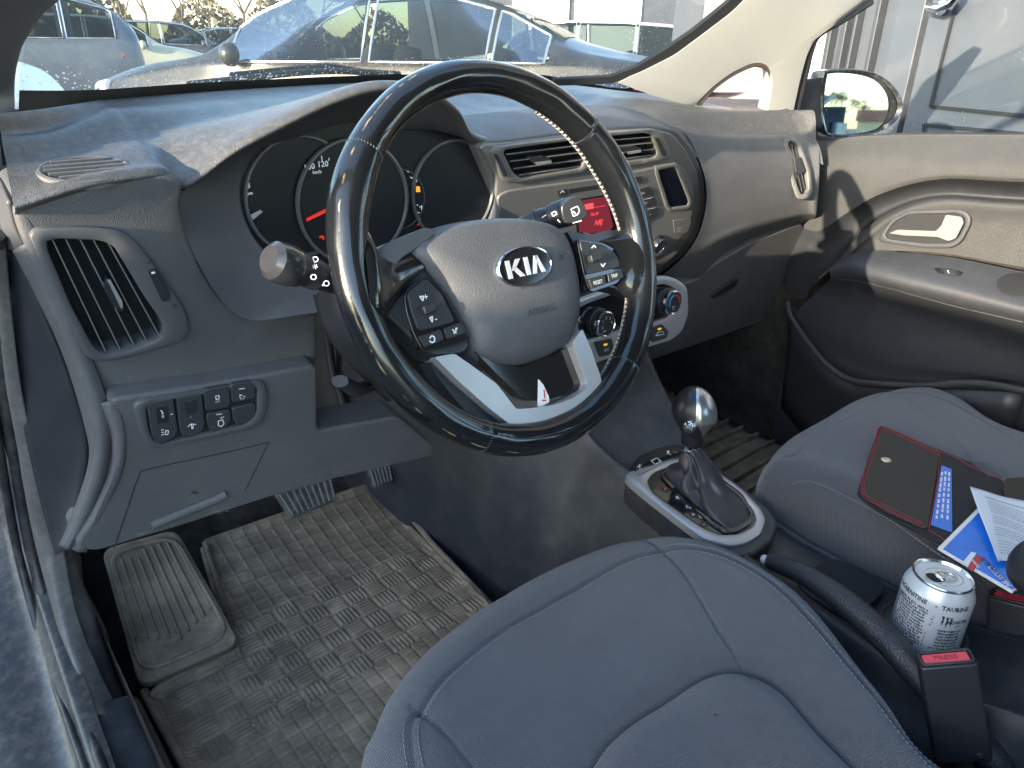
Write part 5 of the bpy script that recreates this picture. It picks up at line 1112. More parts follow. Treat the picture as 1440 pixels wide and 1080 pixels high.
# ================================================================= things on the passenger seat
def lay(z, tilt=(0,0,1)): return Fr((.6,-.2,z), tilt, up=(0,1,0))
WZ = PT+.010
WL = lay(WZ)
WLE = mat('case_leather', (.018,.018,.017), .45, bump=('grain', 900, .3, .0004)); SUE = mat('case_suede', (.02,.019,.02), .9, var=.3, vscale=25); RTH = mat('red_thread', (.35,.02,.04), .6)
wal = thing('document_case', 'black leather document case with red stitching lying open on passenger seat', 'document case', WL.P(*WL.px(1270,670)))
wp_ = [(1238,597),(1320,632),(1366,650),(1412,676),(1411,702),(1350,748),(1330,766),(1240,722),(1205,694),(1222,640)]
prism('case_back', SUE, WL, rc(WL.pts(wp_, 0), .008), -.004, 0, wal, bevel=.001)
prism('case_flap', WLE, WL, rc(WL.pts([(1241,597),(1323,634),(1305,745),(1240,716),(1208,692),(1226,632)], .003), .010), 0, .003, wal, bevel=.0012)
prism('case_strap', WLE, WL, rc(WL.pts([(1414,672),(1440,670),(1475,690),(1475,735),(1440,715),(1411,700)], .004), .006), 0, .004, wal, bevel=.0012)
fr_ = Fr(WL.P(0,0,.0034), WL.n, u=WL.u)
prism('case_pen_loop', mat('grey_cloth', (.06,.07,.08), .9), WL, WL.pts([(1363,648),(1385,651),(1410,672),(1390,668)], .001), 0, .0012, wal, bevel=0)
def sline(P, of=0): return [fr_.P(*fr_.px(a, c_), 0) for a, c_ in spl(P, 10)]
b = MB()
for P in ([(1323,637),(1243,601),(1230,625),(1211,690),(1240,713),(1303,742)], [(1321,640),(1245,605),(1234,626),(1215,688),(1242,709),(1302,738)], [(1322,640),(1318,680),(1306,743)], [(1323,636),(1345,644),(1366,656),(1408,674)], [(1305,744),(1325,757),(1330,763)], [(1413,700),(1416,676),(1440,674)]):
    s_ = stitch_g(sline(P), .0030, .0023, .0005); b.add(s_.V, s_.F)
b.mk('red_stitching', RTH, wal, smooth=False)
sc = fr_.P(*fr_.px(1246,647), 0); rev('snap_button', mat('snap_brass', (.75,.68,.5), .3, metal=.9), [(.0068,0),(.0066,.0012),(.005,.0016),(.004,.0010),(0,.0012)], sc, WL.n, wal, m=32)
WC = lay(WZ+.0012)
lf_ = thing('blue_card', 'narrow blue card with white print tucked in the document case', 'card', WC.P(*WC.px(1325,700)))
prism('card_sheet', mat('card_blue', (.06,.19,.62), .45), WC, WC.pts([(1324,655),(1338,660),(1339,749),(1309,738)], 0), 0, .0006, lf_, bevel=0)
cl_ = []
for k, (a, c_) in enumerate(((1325,664),(1330,663),(1335,664))):
    for s in range(9):
        x0_, y0_ = a-s*1.05*(.9-.3*k), c_+s*7.6; cl_.append([(x0_, y0_), (x0_-.8*(.9-.3*k), y0_+5.2+random.uniform(-1.5, 1.2))])
lines('card_print', WHITEM, Fr(WC.P(0,0,.0008), WC.n, u=WC.u), cl_, .0022, lf_)
BZ = lay(PT+.016, nrm((-.02,0,1)))
bk = thing('blue_booklet', 'blue printed booklet with white border under the folded sheet', 'booklet', BZ.P(*BZ.px(1400,760)))
prism('cover', mat('booklet_border', (.75,.74,.70), .5), BZ, BZ.pts([(1378,711),(1319,770),(1424,832),(1475,800),(1475,720)], .002), -.001, .0022, bk, bevel=.0004)
prism('cover_print', mat('booklet_blue', (.012,.16,.62), .3, var=.35, vscale=14, coat=.4), BZ, BZ.pts([(1381,716),(1326,772),(1424,829),(1475,796),(1475,724)], .0026), .0022, .0026, bk, bevel=0)
BF = Fr(BZ.P(0,0,.0030), BZ.n, u=BZ.u)
prism('red_logo', mat('logo_red', (.45,.03,.04), .4), BF, rc(BF.pts([(1380,784),(1366,803),(1361,799),(1374,782),(1376,781)]), .001), 0, .0003, bk, bevel=0)
prism('white_logo', WHITEM, BF, rc(BF.pts([(1373,778),(1366,776),(1353,792),(1360,798)]), .001), 0, .0003, bk, bevel=0)
prism('white_logo_box', mat('logo_red2', (.50,.04,.05), .4), BF, rc(BF.pts([(1382,786),(1374,780),(1360,799),(1368,804)]), .001), .0001, .0004, bk, bevel=0)
lettering('booklet_lettering', WHITEM, Fr(BF.P(0,0,.0005), BF.n, u=BF.u), [('Turkalat', .0058, 1371, 792, .95, .8), ('MUISTIO', .0095, 1406, 810, .95, .9)], bk, bold=.02)
lettering('booklet_dark_lettering', mat('booklet_ink', (.01,.03,.12), .4), Fr(BF.P(0,0,.0005), BF.n, u=BF.u), [('SUOMALAI', .0090, 1396, 799, .95, .9)], bk, bold=.02)
sh_ = thing('folded_sheet', 'white printed sheet, creased, lying over the blue booklet', 'paper sheet', BZ.P(*BZ.px(1420,740)))
PZ = lambda a, c_, z: at(a, c_, z=PT+.014+z)
rowsP = [[PZ(1364,684,.016), PZ(1385,690,.014), PZ(1410,698,.010), PZ(1445,705,.010), PZ(1480,714,.012)],
         [PZ(1375,715,.014), PZ(1395,716,.012), PZ(1415,722,.008), PZ(1448,735,.008), PZ(1480,745,.010)],
         [PZ(1388,748,.010), PZ(1400,748,.009), PZ(1418,752,.007), PZ(1450,765,.007), PZ(1480,778,.009)],
         [PZ(1404,790,.008), PZ(1409,788,.007), PZ(1425,790,.006), PZ(1452,800,.006), PZ(1480,810,.008)]]
surf('paper', mat('paper_white', (.66,.69,.74), .8), rowsP, sh_, nu=5, nv=5, solid=.0003)
PFr = Fr(PZ(1420,740,.0105), nrm((-.03,.02,1)), up=(0,1,0))
b = []
Gp = smooth_grid(rowsP, 12, 12); Gp = np.array(Gp); bm_ = MB()
def gpt(s, t):
    i = s*(Gp.shape[0]-1); j = t*(Gp.shape[1]-1); i0, j0 = min(int(i), Gp.shape[0]-2), min(int(j), Gp.shape[1]-2); a, c_ = i-i0, j-j0
    return Gp[i0,j0]*(1-a)*(1-c_)+Gp[i0+1,j0]*a*(1-c_)+Gp[i0,j0+1]*(1-a)*c_+Gp[i0+1,j0+1]*a*c_+np.array([0,0,.0006])
for k in range(24):
    if k in (1, 8, 13, 18): continue
    s = .16+k*.032; t = .20+.05*s
    w_ = .0009 if k else .0016
    while t < .95:
        L_ = random.uniform(.015,.05); P = [gpt(s, t), gpt(s+.0, min(t+L_, .97))]
        d_ = nrm(P[1]-P[0]); e = np.cross((0,0,1), d_)*w_/2; bm_.add([P[0]-e, P[1]-e, P[1]+e, P[0]+e], [(0,1,2,3)]); t += L_+.008
bm_.mk('small_print', mat('print_grey', (.12,.12,.13), .7), sh_, smooth=False)
# ================================================================= passenger door
door = thing('passenger_door', 'closed passenger door with grey trim, silver handle and outside mirror', 'car door', (1.05,-.15,-.6))
DX = 1.035; DF = Fr((DX,0,0), (-1,0,0), u=(0,-1,0))
DOORP = mat('door_trim_plastic', (.038,.039,.040), .6, bump=('grain', 750, .8, .0007), var=.06, dust=.03)
DOORS = mat('door_smooth_plastic', (.030,.033,.040), .6, bump=('grain', 900, .25, .0004), dust=.05)
# rows from belt line down; columns from the front rearwards (pixel, then distance of the surface from the centre line)
def drow(L): return [at(a, b, x=c) for a, b, c in L]+[]
def ext(row, *ys):
    p = row[-1]; q = row[-2]; s = (p-q)/(p[1]-q[1]); return row+[p+s*(y-p[1]) for y in ys]
belt = ext(drow([(1113,192,1.045),(1160,200,1.04),(1200,196,1.035),(1240,194,1.035),(1320,193,1.035),(1440,194,1.035)]), -.5, -1.0)
belt0 = [p+np.array([.03,0,-.004]) for p in belt]; beltm = [p+np.array([.004,0,.004]) for p in belt]
r1 = ext(drow([(1120,225,1.02),(1160,225,1.015),(1200,225,1.01),(1240,225,1.01),(1320,225,1.01),(1440,228,1.01)]), -.5, -1.0)
r2 = ext(drow([(1126,262,1.02),(1160,262,1.012),(1205,262,1.008),(1243,258,1.006),(1320,244,1.004),(1440,248,1.004)]), -.5, -1.0)
r3 = ext(drow([(1118,315,1.03),(1150,325,1.02),(1190,300,1.014),(1240,272,1.01),(1320,252,1.008),(1440,256,1.008)]), -.5, -1.0)
surf('upper_trim', DOORP, [belt0, beltm, belt, r1, r2, r3], door, nu=6, nv=6)
# arch groove under the upper trim
g0 = r3; g1 = ext(drow([(1105,400,1.04),(1135,370,1.035),(1190,318,1.035),(1240,284,1.035),(1320,262,1.035),(1440,268,1.035)]), -.5, -1.0)
g2 = ext(drow([(1130,420,1.045),(1165,372,1.04),(1205,328,1.04),(1250,296,1.04),(1320,276,1.04),(1440,282,1.04)]), -.5, -1.0)
g3 = ext(drow([(1140,400,1.03),(1170,375,1.018),(1210,330,1.01),(1252,298,1.008),(1320,277,1.008),(1440,283,1.008)]), -.5, -1.0)
surf('arch_recess', DARKP, [g0, g1, g2, g3], door, nu=5, nv=6)
# bolster round the handle: rounded top edge then flat face down to the armrest
h0 = g3
h1 = ext(drow([(1146,398,.998),(1176,374,.995),(1216,334,.99),(1256,304,.988),(1322,285,.988),(1440,291,.988)]), -.5, -1.0)
h2 = ext(drow([(1150,395,.996),(1185,366,.998),(1225,340,.998),(1264,320,.998),(1325,312,.998),(1440,318,.998)]), -.5, -1.0)
h3 = ext(drow([(1152,388,.994),(1190,360,.998),(1230,354,1.0),(1275,353,1.0),(1340,358,1.0),(1440,376,1.0)]), -.5, -1.0)
surf('inner_trim', DOORP, [h0, h1, h2, h3], door, nu=5, nv=6, flip=False)
# armrest
a1 = ext(drow([(1160,380,.99),(1195,358,.985),(1235,352,.985),(1275,355,.985),(1340,362,.985),(1440,382,.985)]), -.5, -1.0)
a2 = ext(drow([(1166,378,.955),(1200,368,.94),(1240,374,.93),(1280,384,.925),(1345,398,.925),(1440,422,.925)]), -.5, -1.0)
a3 = ext(drow([(1167,384,.952),(1202,383,.93),(1240,392,.918),(1280,402,.914),(1345,417,.914),(1440,440,.914)]), -.5, -1.0)
a4 = ext(drow([(1168,392,.962),(1203,394,.945),(1240,402,.935),(1280,413,.93),(1345,430,.93),(1440,452,.93)]), -.5, -1.0)
a5 = ext(drow([(1150,410,1.0),(1200,420,.985),(1240,430,.98),(1280,440,.975),(1345,460,.975),(1440,490,.975)]), -.5, -1.0)
a6 = ext(drow([(1120,440,1.02),(1190,480,1.0),(1235,500,.99),(1280,510,.985),(1345,520,.985),(1440,535,.985)]), -.5, -1.0)
a7 = ext(drow([(1112,470,1.03),(1180,530,1.01),(1235,544,1.0),(1280,548,.995),(1345,552,.995),(1440,556,.995)]), -.5, -1.0)
a8 = [p+np.array([.0,0,-.25]) for p in a7]
arm_ = surf('armrest', DOORS, [a1, a2, a3, a4], door, nu=5, nv=6)
tube('armrest_joint', DARKP, [p+np.array([-.001,0,-.001]) for p in spl(a4[:6], 6)], .0018, door, m=6)
surf('lower_trim', DOORS, [a4, a5, a6, a7, a8], door, nu=5, nv=6)
tube('pocket_edge', DOORP, spl([at(1108,425,x=.985), at(1112,445,x=.97), at(1135,480,x=.95), at(1165,515,x=.935), at(1195,534,x=.93), at(1225,539,x=.93), at(1290,543,x=.93), at(1440,550,x=.93), at(1440,550,x=.93)+np.array([0,-.4,-.02])], 8), .007, door, m=12, flat=.7)
surf('map_pocket', DARKP, [[at(1112,447,x=.974), at(1165,516,x=.940), at(1225,541,x=.934), at(1440,552,x=.934)], [at(1112,447,x=.974)+np.array([.03,0,-.22]), at(1165,516,x=.940)+np.array([.03,0,-.2]), at(1225,541,x=.934)+np.array([.03,0,-.2]), at(1440,552,x=.934)+np.array([.03,0,-.2])]], door, nu=4, nv=6, solid=.004)
# handle recess and lever
HF = Fr(at(1310,320,x=.992), nrm((-1,-.02,.06)), u=(0,-1,0))
hs = ring('handle_surround', DOORS, HF, [(1233,336),(1250,312),(1275,296),(1350,294),(1363,300),(1366,312),(1352,340),(1338,349),(1300,349),(1240,341)], [(1243,332),(1256,313),(1278,301),(1345,300),(1356,305),(1357,314),(1346,336),(1334,342),(1300,342),(1250,336)], -.002, .006, door, r=.01, ri=.008, N=80, h_in=-.004)
V, Fc = prism_g(HF, rc(HF.pts([(1243,332),(1256,313),(1278,301),(1345,300),(1356,305),(1357,314),(1346,336),(1334,342),(1300,342),(1250,336)]), .006), -.004, .0005); mk('handle_recess', V, Fc, BLACKH, hs, smooth=False)
prism('door_handle', mat('handle_silver', (.22,.22,.22), .35, metal=.5), HF, HF.pts([(1250,328),(1262,323),(1316,325),(1324,317),(1330,302),(1352,305),(1355,313),(1344,335),(1334,339),(1318,333),(1270,331)], .010), .003, .010, door, r=.003, bevel=.003, seg=4)
# window switch
_p_, _n_ = drape(arm_, 1334, 384); WSf = Fr(_p_+_n_*.001, _n_, u=(0,-1,0))
prism('window_switch_bezel', GLOSSB, WSf, WSf.pts([(1313,377),(1330,377),(1355,383),(1350,388),(1320,384)]), -.001, .001, door, r=.002, bevel=.0005)
prism('window_switch', DARKP, WSf, WSf.pts([(1327,378),(1342,381),(1345,386),(1328,384)], .003), .001, .004, door, r=.001, bevel=.001)
lines('switch_mark', WHITEM, WSf, [[(1333,380),(1334,384)]], .0012, door, h=.0045)
rev('pull_cup', BLACKH, [(.0,-.001),(.026,-.0005),(.03,.0012),(.028,.0018)], drape(arm_, 1432, 400)[0], drape(arm_, 1432, 400)[1], door, m=40)
# mirror triangle and outside mirror
tri = [at(1118,176,x=1.05), at(1128,105,x=1.04), at(1143,70,x=1.03), at(1150,130,x=1.05), at(1165,193,x=1.05)]
MC = at(1206,147,x=1.20)
MF = Fr(MC, nrm((-.52,-.86,.035)), up=(0,0,1))
mo = [(1156,105),(1165,99),(1200,97),(1232,103),(1255,118),(1270,142),(1268,160),(1255,176),(1235,186),(1200,192),(1165,191),(1158,180),(1154,150)]
def mring(s, h, c=None): P = MF.pts(mo, 0); c = np.mean(P, 0); Q = polar(spl(P, 4, True), 64, c); return [c+(q-c)*s for q in Q], h
L_ = [mring(.90,-.006), mring(.97,.002), mring(1.0,-.002), mring(1.02,-.02), mring(.98,-.045), mring(.85,-.075), mring(.6,-.098), mring(.3,-.108), mring(.02,-.11)]
V, Fc = ring_g(MF, L_); mir = mk('mirror_housing', V, Fc, mat('mirror_paint', (.03,.034,.045), .2, coat=.6, dust=.5, dscale=70), door, ang=60)
gi = [(1163,108),(1168,103),(1200,104),(1228,112),(1244,128),(1249,145),(1246,165),(1232,181),(1200,188),(1166,189),(1160,180),(1159,140)]
P_ = rc(MF.pts(gi, -.002), .006)
MGf = Fr(MF.P(0,0,-.003), nrm(MF.n+np.array([-.02,.02,.01])), up=(0,0,1))
V, Fc = prism_g(MGf, [MGf.px(*g, 0) for g in spl(gi, 4, True)], -.003, 0)
mg = bpy.data.materials.new('mirror_glass'); mg.use_nodes = True; pb = mg.node_tree.nodes['Principled BSDF']; pb.inputs['Metallic'].default_value = 1; pb.inputs['Roughness'].default_value = .02; pb.inputs['Base Color'].default_value = (.40,.50,.57,1)
mk('mirror_glass', V, Fc, mg, mir, smooth=False)
V, Fc = ring_g(MF, [mring(.90,-.006), mring(.88,-.012)]); V2, F2 = prism_g(MF, mring(.89,0)[0], -.02, -.008); mk('mirror_backing', V2, F2, BLACKH, mir, smooth=False)
surf('mirror_foot', mat('mirror_foot_plastic', (.02,.022,.026), .4), [[at(1118,176,x=1.06), at(1128,140,x=1.06), at(1135,112,x=1.06)], [at(1140,182,x=1.10), at(1145,140,x=1.10), at(1148,110,x=1.10)], [at(1168,186,x=1.17), at(1168,145,x=1.17), at(1168,108,x=1.17)]], door, nu=4, nv=4, solid=.03)
surf('door_skin', PAINT, [[np.array([1.12,y,z]) for y in (.42,.2,-.4,-1.0)] for z in (-.70,-.4,-.1,.0)], door, nu=2, nv=3, solid=.01)
mk('belt_seal', *tube_g([belt0[0]+np.array([.0,0,.004])]+[p+np.array([.004,0,.005]) for p in belt0[1:]], .006, m=8), DARKP, door)
# side glass
sg = [[at(1122,178,x=1.06), at(1160,192,x=1.06), at(1440,190,x=1.06), np.array([1.06,-.62,.10])], [at(1132,108,x=1.045), at(1170,100,x=1.045), at(1440,90,x=1.045), np.array([1.045,-.62,.2])], [at(1155,50,x=1.03), at(1190,35,x=1.03), at(1440,-20,x=1.03), np.array([1.03,-.62,.3])], [at(1230,0,x=1.0), at(1250,-20,x=1.0), np.array([1.0,-.2,.42]), np.array([1.0,-.62,.45])]]
surf('side_window', glassmat('side_glass', (.86,.90,.90), dirt=.35, veil=.0, refl=.6, low=.06), sg, door, nu=3, nv=4)
# ================================================================= outside
ASPH = mat('asphalt', (.10,.10,.10), .9, var=.25, vscale=2, bump=('noise', 60, .4, .01))
g = mk('ground', *grid_g([[np.array([x,y,GZ]) for y in (-300,-50,0,50,300)] for x in (-300,-50,0,50,300)]), ASPH, None, smooth=False); g['kind'] = 'structure'
CLEARG = glassmat('car_glass', (.38,.43,.42), refl=.4); BLOCKG = glassmat('light_block_glass', (.02,.025,.025), refl=.6); CSEAT = mat('far_seat', (.05,.05,.055), .9); TYRE = mat('tyre', (.02,.02,.02), .8); RIMM = mat('alloy', (.55,.55,.56), .25, metal=1); LAMP = mat('lamp_glass', (.7,.72,.75), .08, coat=1); REDL = mat('tail_lamp', (.45,.02,.02), .15, coat=1)
def car(name, label, kind, col, O, yaw, L=4.7, W=1.84, Hh=1.46, metal=.5, rough=.25, group='cars parked beyond the windscreen', plate=False, scale=1.0, estate=0, glasscol=None):
    """a car built along +X (nose at +X), origin on the ground under its middle; then turned by yaw"""
    c, s_ = math.cos(yaw), math.sin(yaw)
    def T(x, y, z): return np.array([O[0]+c*x-s_*y, O[1]+s_*x+c*y, O[2]+z])
    t = thing(name, label, 'car', O, group)
    pm_ = mat('paint_'+name, col, rough+.15, metal=metal*.3, coat=.2, dust=.12, dscale=6, dcol=(.4,.38,.34))
    h = L/2; CG = BLOCKG if name == 'neighbour_car' else CLEARG  # unseen neighbour car's panes made near-opaque so no light comes through
    # stations: x, belt z, roof z, half width at sill, belt, roof
    if kind == 'sedan': Sx = [(-1,.62,.62,.70,.62,.60),(-.985,.86,.92,.78,.74,.70),(-.93,.94,1.00,.86,.82,.72),(-.80,.96,1.06,.90,.86,.66),(-.66,.97,1.14,.92,.88,.60),(-.50,.97,1.32,.92,.89,.56),(-.30,.96,1.43,.92,.90,.58),(-.05,.95,1.46,.92,.90,.60),(.15,.94,1.43,.92,.90,.59),(.30,.93,1.30,.92,.89,.60),(.42,.92,1.10,.91,.87,.66),(.50,.90,.97,.91,.85,.74),(.70,.82,.90,.90,.83,.66),(.86,.72,.80,.86,.78,.60),(.96,.60,.68,.78,.70,.52),(1,.50,.52,.62,.60,.5)]
    elif kind == 'estate': Sx = [(-1,.62,.62,.70,.62,.60),(-.985,.90,1.0,.80,.76,.66),(-.95,.97,1.15,.88,.84,.62),(-.88,.98,1.36,.92,.88,.60),(-.78,.98,1.45,.92,.90,.62),(-.40,.97,1.50,.92,.91,.64),(-.05,.96,1.50,.92,.91,.64),(.18,.95,1.45,.92,.90,.62),(.32,.94,1.30,.92,.89,.62),(.44,.93,1.10,.91,.87,.66),(.52,.91,.99,.91,.86,.74),(.72,.84,.92,.90,.84,.66),(.88,.74,.82,.86,.78,.60),(.96,.60,.68,.78,.70,.52),(1,.50,.52,.62,.60,.5)]
    else: Sx = [(-1,.65,.65,.70,.62,.60),(-.98,.98,1.1,.82,.78,.66),(-.93,1.05,1.30,.90,.86,.64),(-.82,1.07,1.50,.93,.90,.62),(-.60,1.06,1.62,.93,.91,.64),(-.10,1.05,1.66,.93,.91,.66),(.15,1.04,1.60,.93,.91,.64),(.32,1.02,1.40,.93,.90,.64),(.44,1.00,1.18,.92,.88,.70),(.54,.98,1.08,.92,.87,.76),(.75,.90,.98,.91,.85,.70),(.90,.78,.86,.87,.80,.60),(.97,.62,.70,.78,.70,.52),(1,.50,.52,.62,.60,.5)]
    kz = Hh/max(q[2] for q in Sx); rows = []
    for x, zb, zr, ws, wb, wr_ in Sx:
        zb, zr = zb*kz, zr*kz; X = x*h; k = W/1.84; ws, wb, wr_ = ws*k, wb*k, wr_*k
        prof = [(ws*.90,.20),(ws,.28),(ws*1.005,.50),(ws*.995,zb*.80),(wb,zb-.03),(wb-.012,zb),(wb*.45+wr_*.55,zb*.45+zr*.55),(wr_,zr-.04 if zr-zb > .1 else zr-.012),(wr_*.72,zr-.008),(wr_*.3,zr)]
        rows.append([T(X, y, z) for y, z in prof]+[T(X, -y, z) for y, z in prof[::-1]])
    spans = {'sedan': ((-.62,-.47),(-.45,-.10),(-.075,.36)), 'estate': ((-.86,-.52),(-.50,-.12),(-.095,.38)), 'suv': ((-.84,-.56),(-.54,-.12),(-.095,.38))}[kind]
    fs, rs = {'sedan': ((.20,.47),(-.66,-.36)), 'estate': ((.20,.49),(-.955,-.86)), 'suv': ((.18,.50),(-.95,-.80))}[kind]
    G = smooth_grid(rows, 5, 2); V, Fc = grid_g(G); n = G.shape[1]; gx = [float(p[0]) for p in spl([[q[0], 0] for q in Sx], 5)]; keep = []
    for i in range(G.shape[0]-1):
        xm = (gx[i]+gx[i+1])/2
        for j in range(n-1):
            if (10 <= j < 14 or 24 <= j < 28) and any(a0 < xm < a1 for a0, a1 in spans): continue
            if 15 <= j < 23 and any(a0 < xm < a1 for a0, a1 in (fs, rs)): continue
            keep.append(i*(n-1)+j)
    Fc = [Fc[k] for k in keep]
    b = MB()
    for sx_ in (.10, -.32):
        for sy_ in (.36, -.36):
            v_, f_ = rev_g([(0,.38),(.22,.40),(.25,.52),(.22,.60),(0,.62)], T(sx_*h, sy_, 0), (0,0,1), 14); b.add(v_, f_)
            v_, f_ = tube_g([T(sx_*h-.22, sy_, .5), T(sx_*h-.32, sy_, .85), T(sx_*h-.38, sy_, 1.05*kz)], .2, m=10, rr=[.2,.2,.12], flat=.5); b.add(v_, f_)
            b.mk('seat', CSEAT, t, ang=60); b = MB()
    tube('steering_wheel', CSEAT, [T(.27*h+.06*math.sin(a), .36+.18*math.cos(a), .90*kz+.17*math.sin(a)) for a in np.linspace(0, 6.283, 24, endpoint=False)], .018, t, closed=True, m=6)
    body = mk('body', V, Fc+[tuple(range(n)), tuple(range(len(V)-n, len(V)))[::-1]], pm_, t, ang=50)
    # window band: offset copy of the belt..roof zone per side
    cx = [q[0] for q in Sx]
    def band(x0, x1, side, lo=.0, hi=1.0, name='side_window'):
        xs_ = np.linspace(x0, x1, 10); R_ = []
        for x in xs_:
            zb = np.interp(x, cx[::1], [q[1] for q in Sx])*kz; zr = np.interp(x, cx, [q[2] for q in Sx])*kz; wb = np.interp(x, cx, [q[4] for q in Sx])*W/1.84; wr_ = np.interp(x, cx, [q[5] for q in Sx])*W/1.84
            R_.append([T(x*h, side*(wb-.012+(wr_-wb+.012)*f+.012+.018*math.sin(f*math.pi)), zb+(zr-.04-zb)*f) for f in np.linspace(lo, hi, 5)])
        g_ = surf(name, CG, R_, t, nu=2, nv=2)
        ed = [r[0] for r in R_]+[R_[-1][k] for k in range(1, 5)]+[r[-1] for r in R_[::-1]]+[R_[0][k] for k in (3, 2, 1)]
        tube('window_frame', bpy.data.materials.get('window_trim') or mat('window_trim', (.5,.5,.5), .25, metal=.8), [p for p in ed], .010, g_, closed=True, m=6)
    for sd_ in (1, -1):
        for a0, a1 in spans: band(a0, a1, sd_)
    # front and rear screens
    for nm, (x0, x1) in (('front_screen', fs), ('rear_screen', rs)):
        R_ = []
        for x in np.linspace(x0, x1, 8):
            zr = np.interp(x, cx, [q[2] for q in Sx])*kz; wr_ = np.interp(x, cx, [q[5] for q in Sx])*W/1.84*.93
            R_.append([T(x*h, wr_*f, zr+.008-.01*abs(f)**2) for f in np.linspace(-1, 1, 7)])
        surf(nm, CG, R_, t, nu=2, nv=2)
    for wx in (.60, -.58):
        for sd_ in (1, -1):
            Oc = T(wx*h, sd_*W/2*.86, .33); ax = T(0, sd_, 0)-T(0, 0, 0)
            wh = rev('wheel', TYRE, [(.0,-.1),(.24,-.1),(.33,-.09),(.335,0),(.33,.09),(.24,.105),(.22,.09),(0,.09)], Oc, ax, t, m=32)
            rev('wheel_rim', RIMM, [(.225,.085),(.22,.11),(.19,.10),(.06,.095),(.05,.115),(0,.12)], Oc, ax, wh, m=20)
            rev('arch_liner', BLACKH, [(.0,.098),(.375,.098),(.375,.080)], Oc-ax*.0, ax, t, m=32) if False else None
    for sd_ in (1, -1):
        zf_ = .66*kz
        tp = [T(h*.93, sd_*.52, zf_), T(h*.90, sd_*.68, zf_+.03), T(h*.82, sd_*.80, zf_+.06)]
        tube('headlight', LAMP, spl(tp, 4), .06, t, m=10, flat=.5)
        tr_ = [T(-h*.985, sd_*.50, .80*kz), T(-h*.955, sd_*.78, .82*kz), T(-h*.86, sd_*.905, .84*kz)]
        tube('tail_light', REDL, spl(tr_, 4), .055, t, m=10, flat=.5)
        mo_ = T(h*.33, sd_*(W/2+.06), .98*kz); V, Fc = rev_g([(0,-.06),(.06,-.05),(.085,-.01),(.085,.03),(.06,.05),(0,.055)], mo_, T(-1,0,0)-T(0,0,0), 16); mk('door_mirror', V, Fc, pm_, t, ang=60)
        for hx in (.02, -.30): tube('door_handle', bpy.data.materials['window_trim'], [T(h*hx, sd_*(W/2*.99), .84*kz), T(h*hx-.16, sd_*(W/2*.99), .845*kz)], .012, t, m=6)
    V, Fc = prism_g(Fr(T(h*1.0, 0, .36), T(1,0,0)-T(0,0,0)), rc([(-.45,-.10),(.45,-.10),(.42,.10),(-.42,.10)], .04), -.2, .004); mk('grille', V, Fc, BLACKH, t, smooth=False)
    if plate:
        prism('number_plate', WHITEM, Fr(T(h*1.0, 0, .40), T(1,0,0)-T(0,0,0)), [(-.22,-.055),(.22,-.055),(.22,.055),(-.22,.055)], 0, .02, t, bevel=.003)
    return t
P2 = lambda px, Y: np.array([at(px, 64, y=Y)[0], Y, GZ])
# the dark saloon across our bonnet, nose to the left
HD = lambda x, y: math.atan2(y, x)
car('neighbour_car', 'silver car parked alongside on the left, outside the photo', 'estate', (.3,.31,.32), (-3.6,-.3,GZ), math.radians(90), L=4.6, Hh=1.50, group='cars parked alongside')
car('dark_saloon', 'dark grey saloon standing across, nearest beyond the windscreen', 'sedan', (.02,.02,.021), (3.06,5.42,GZ), HD(-.62,.78), L=4.95, Hh=1.50)
car('white_estate', 'cream white estate car behind the saloon, by the garage', 'estate', (.72,.70,.62), (9.0,9.4,GZ), HD(-.62,.78), L=4.6, Hh=1.50, metal=0)
car('grey_estate', 'tall blue-grey car at the far left of the windscreen', 'suv', (.06,.075,.10), (1.1,14.0,GZ), HD(-.97,.2), L=4.6, Hh=1.68)
car('cream_hatchback', 'cream car with number plate at the lower left of the windscreen', 'estate', (.60,.56,.45), (-.62,10.2,GZ), HD(.86,-.51), L=4.1, Hh=1.42, metal=0, plate=True)
car('olive_hatchback', 'pale olive car with sloping bonnet between blue-grey car and saloon', 'estate', (.33,.33,.24), (3.6,17.2,GZ), HD(.97,-.2), L=4.3, Hh=1.48, metal=.2)
car('black_hatchback', 'black car in the back row beyond the olive car', 'estate', (.03,.03,.035), (6.3,22,GZ), HD(.98,-.1), L=4.4, Hh=1.50)
car('dark_blue_car', 'dark blue car farthest back, left of the saloon roof', 'sedan', (.03,.04,.07), (9.8,26.5,GZ), HD(.98,-.1), L=4.5, Hh=1.46)
# garage building on the passenger side
GW = mat('garage_cladding', (.065,.072,.088), .5, var=.05, vscale=3, dust=.12, dscale=4); GD = mat('garage_frame', (.04,.043,.05), .5); GP = mat('garage_pale_panel', (.30,.24,.23), .7)
bld = thing('garage_building', 'grey metal garage building with panelled doors on the passenger side', 'building', (1.9,.4,GZ))
ya = math.radians(22); wd_ = np.array([math.sin(ya), math.cos(ya), 0]); wn = np.array([-math.cos(ya), math.sin(ya), 0]); W0 = np.array([1.95,.35,0.])
BFm = Fr(W0, wn, u=-wd_)    # u runs towards the viewer (right in the photo)
prism('wall', GW, BFm, [(-1.75,GZ),(1.1,GZ),(1.1,3.2),(-1.75,3.2)], -.3, 0, bld, bevel=0)
def wq(name, m, x0, x1, z0, z1, h1, h0=0.0, **k):
    a = BFm.px(x0, 60)[0]; c_ = BFm.px(x1, 60)[0]; return prism(name, m, BFm, [(a,z0),(c_,z0),(c_,z1),(a,z1)], h0, h1, bld, bevel=k.pop('bevel', .004), **k)
wq('pale_panel', GP, 990, 1098, GZ+.05, 2.9, .02); wq('white_post', mat('post_white', (.75,.74,.70), .6), 1143, 1166, GZ+.02, 2.9, .03)
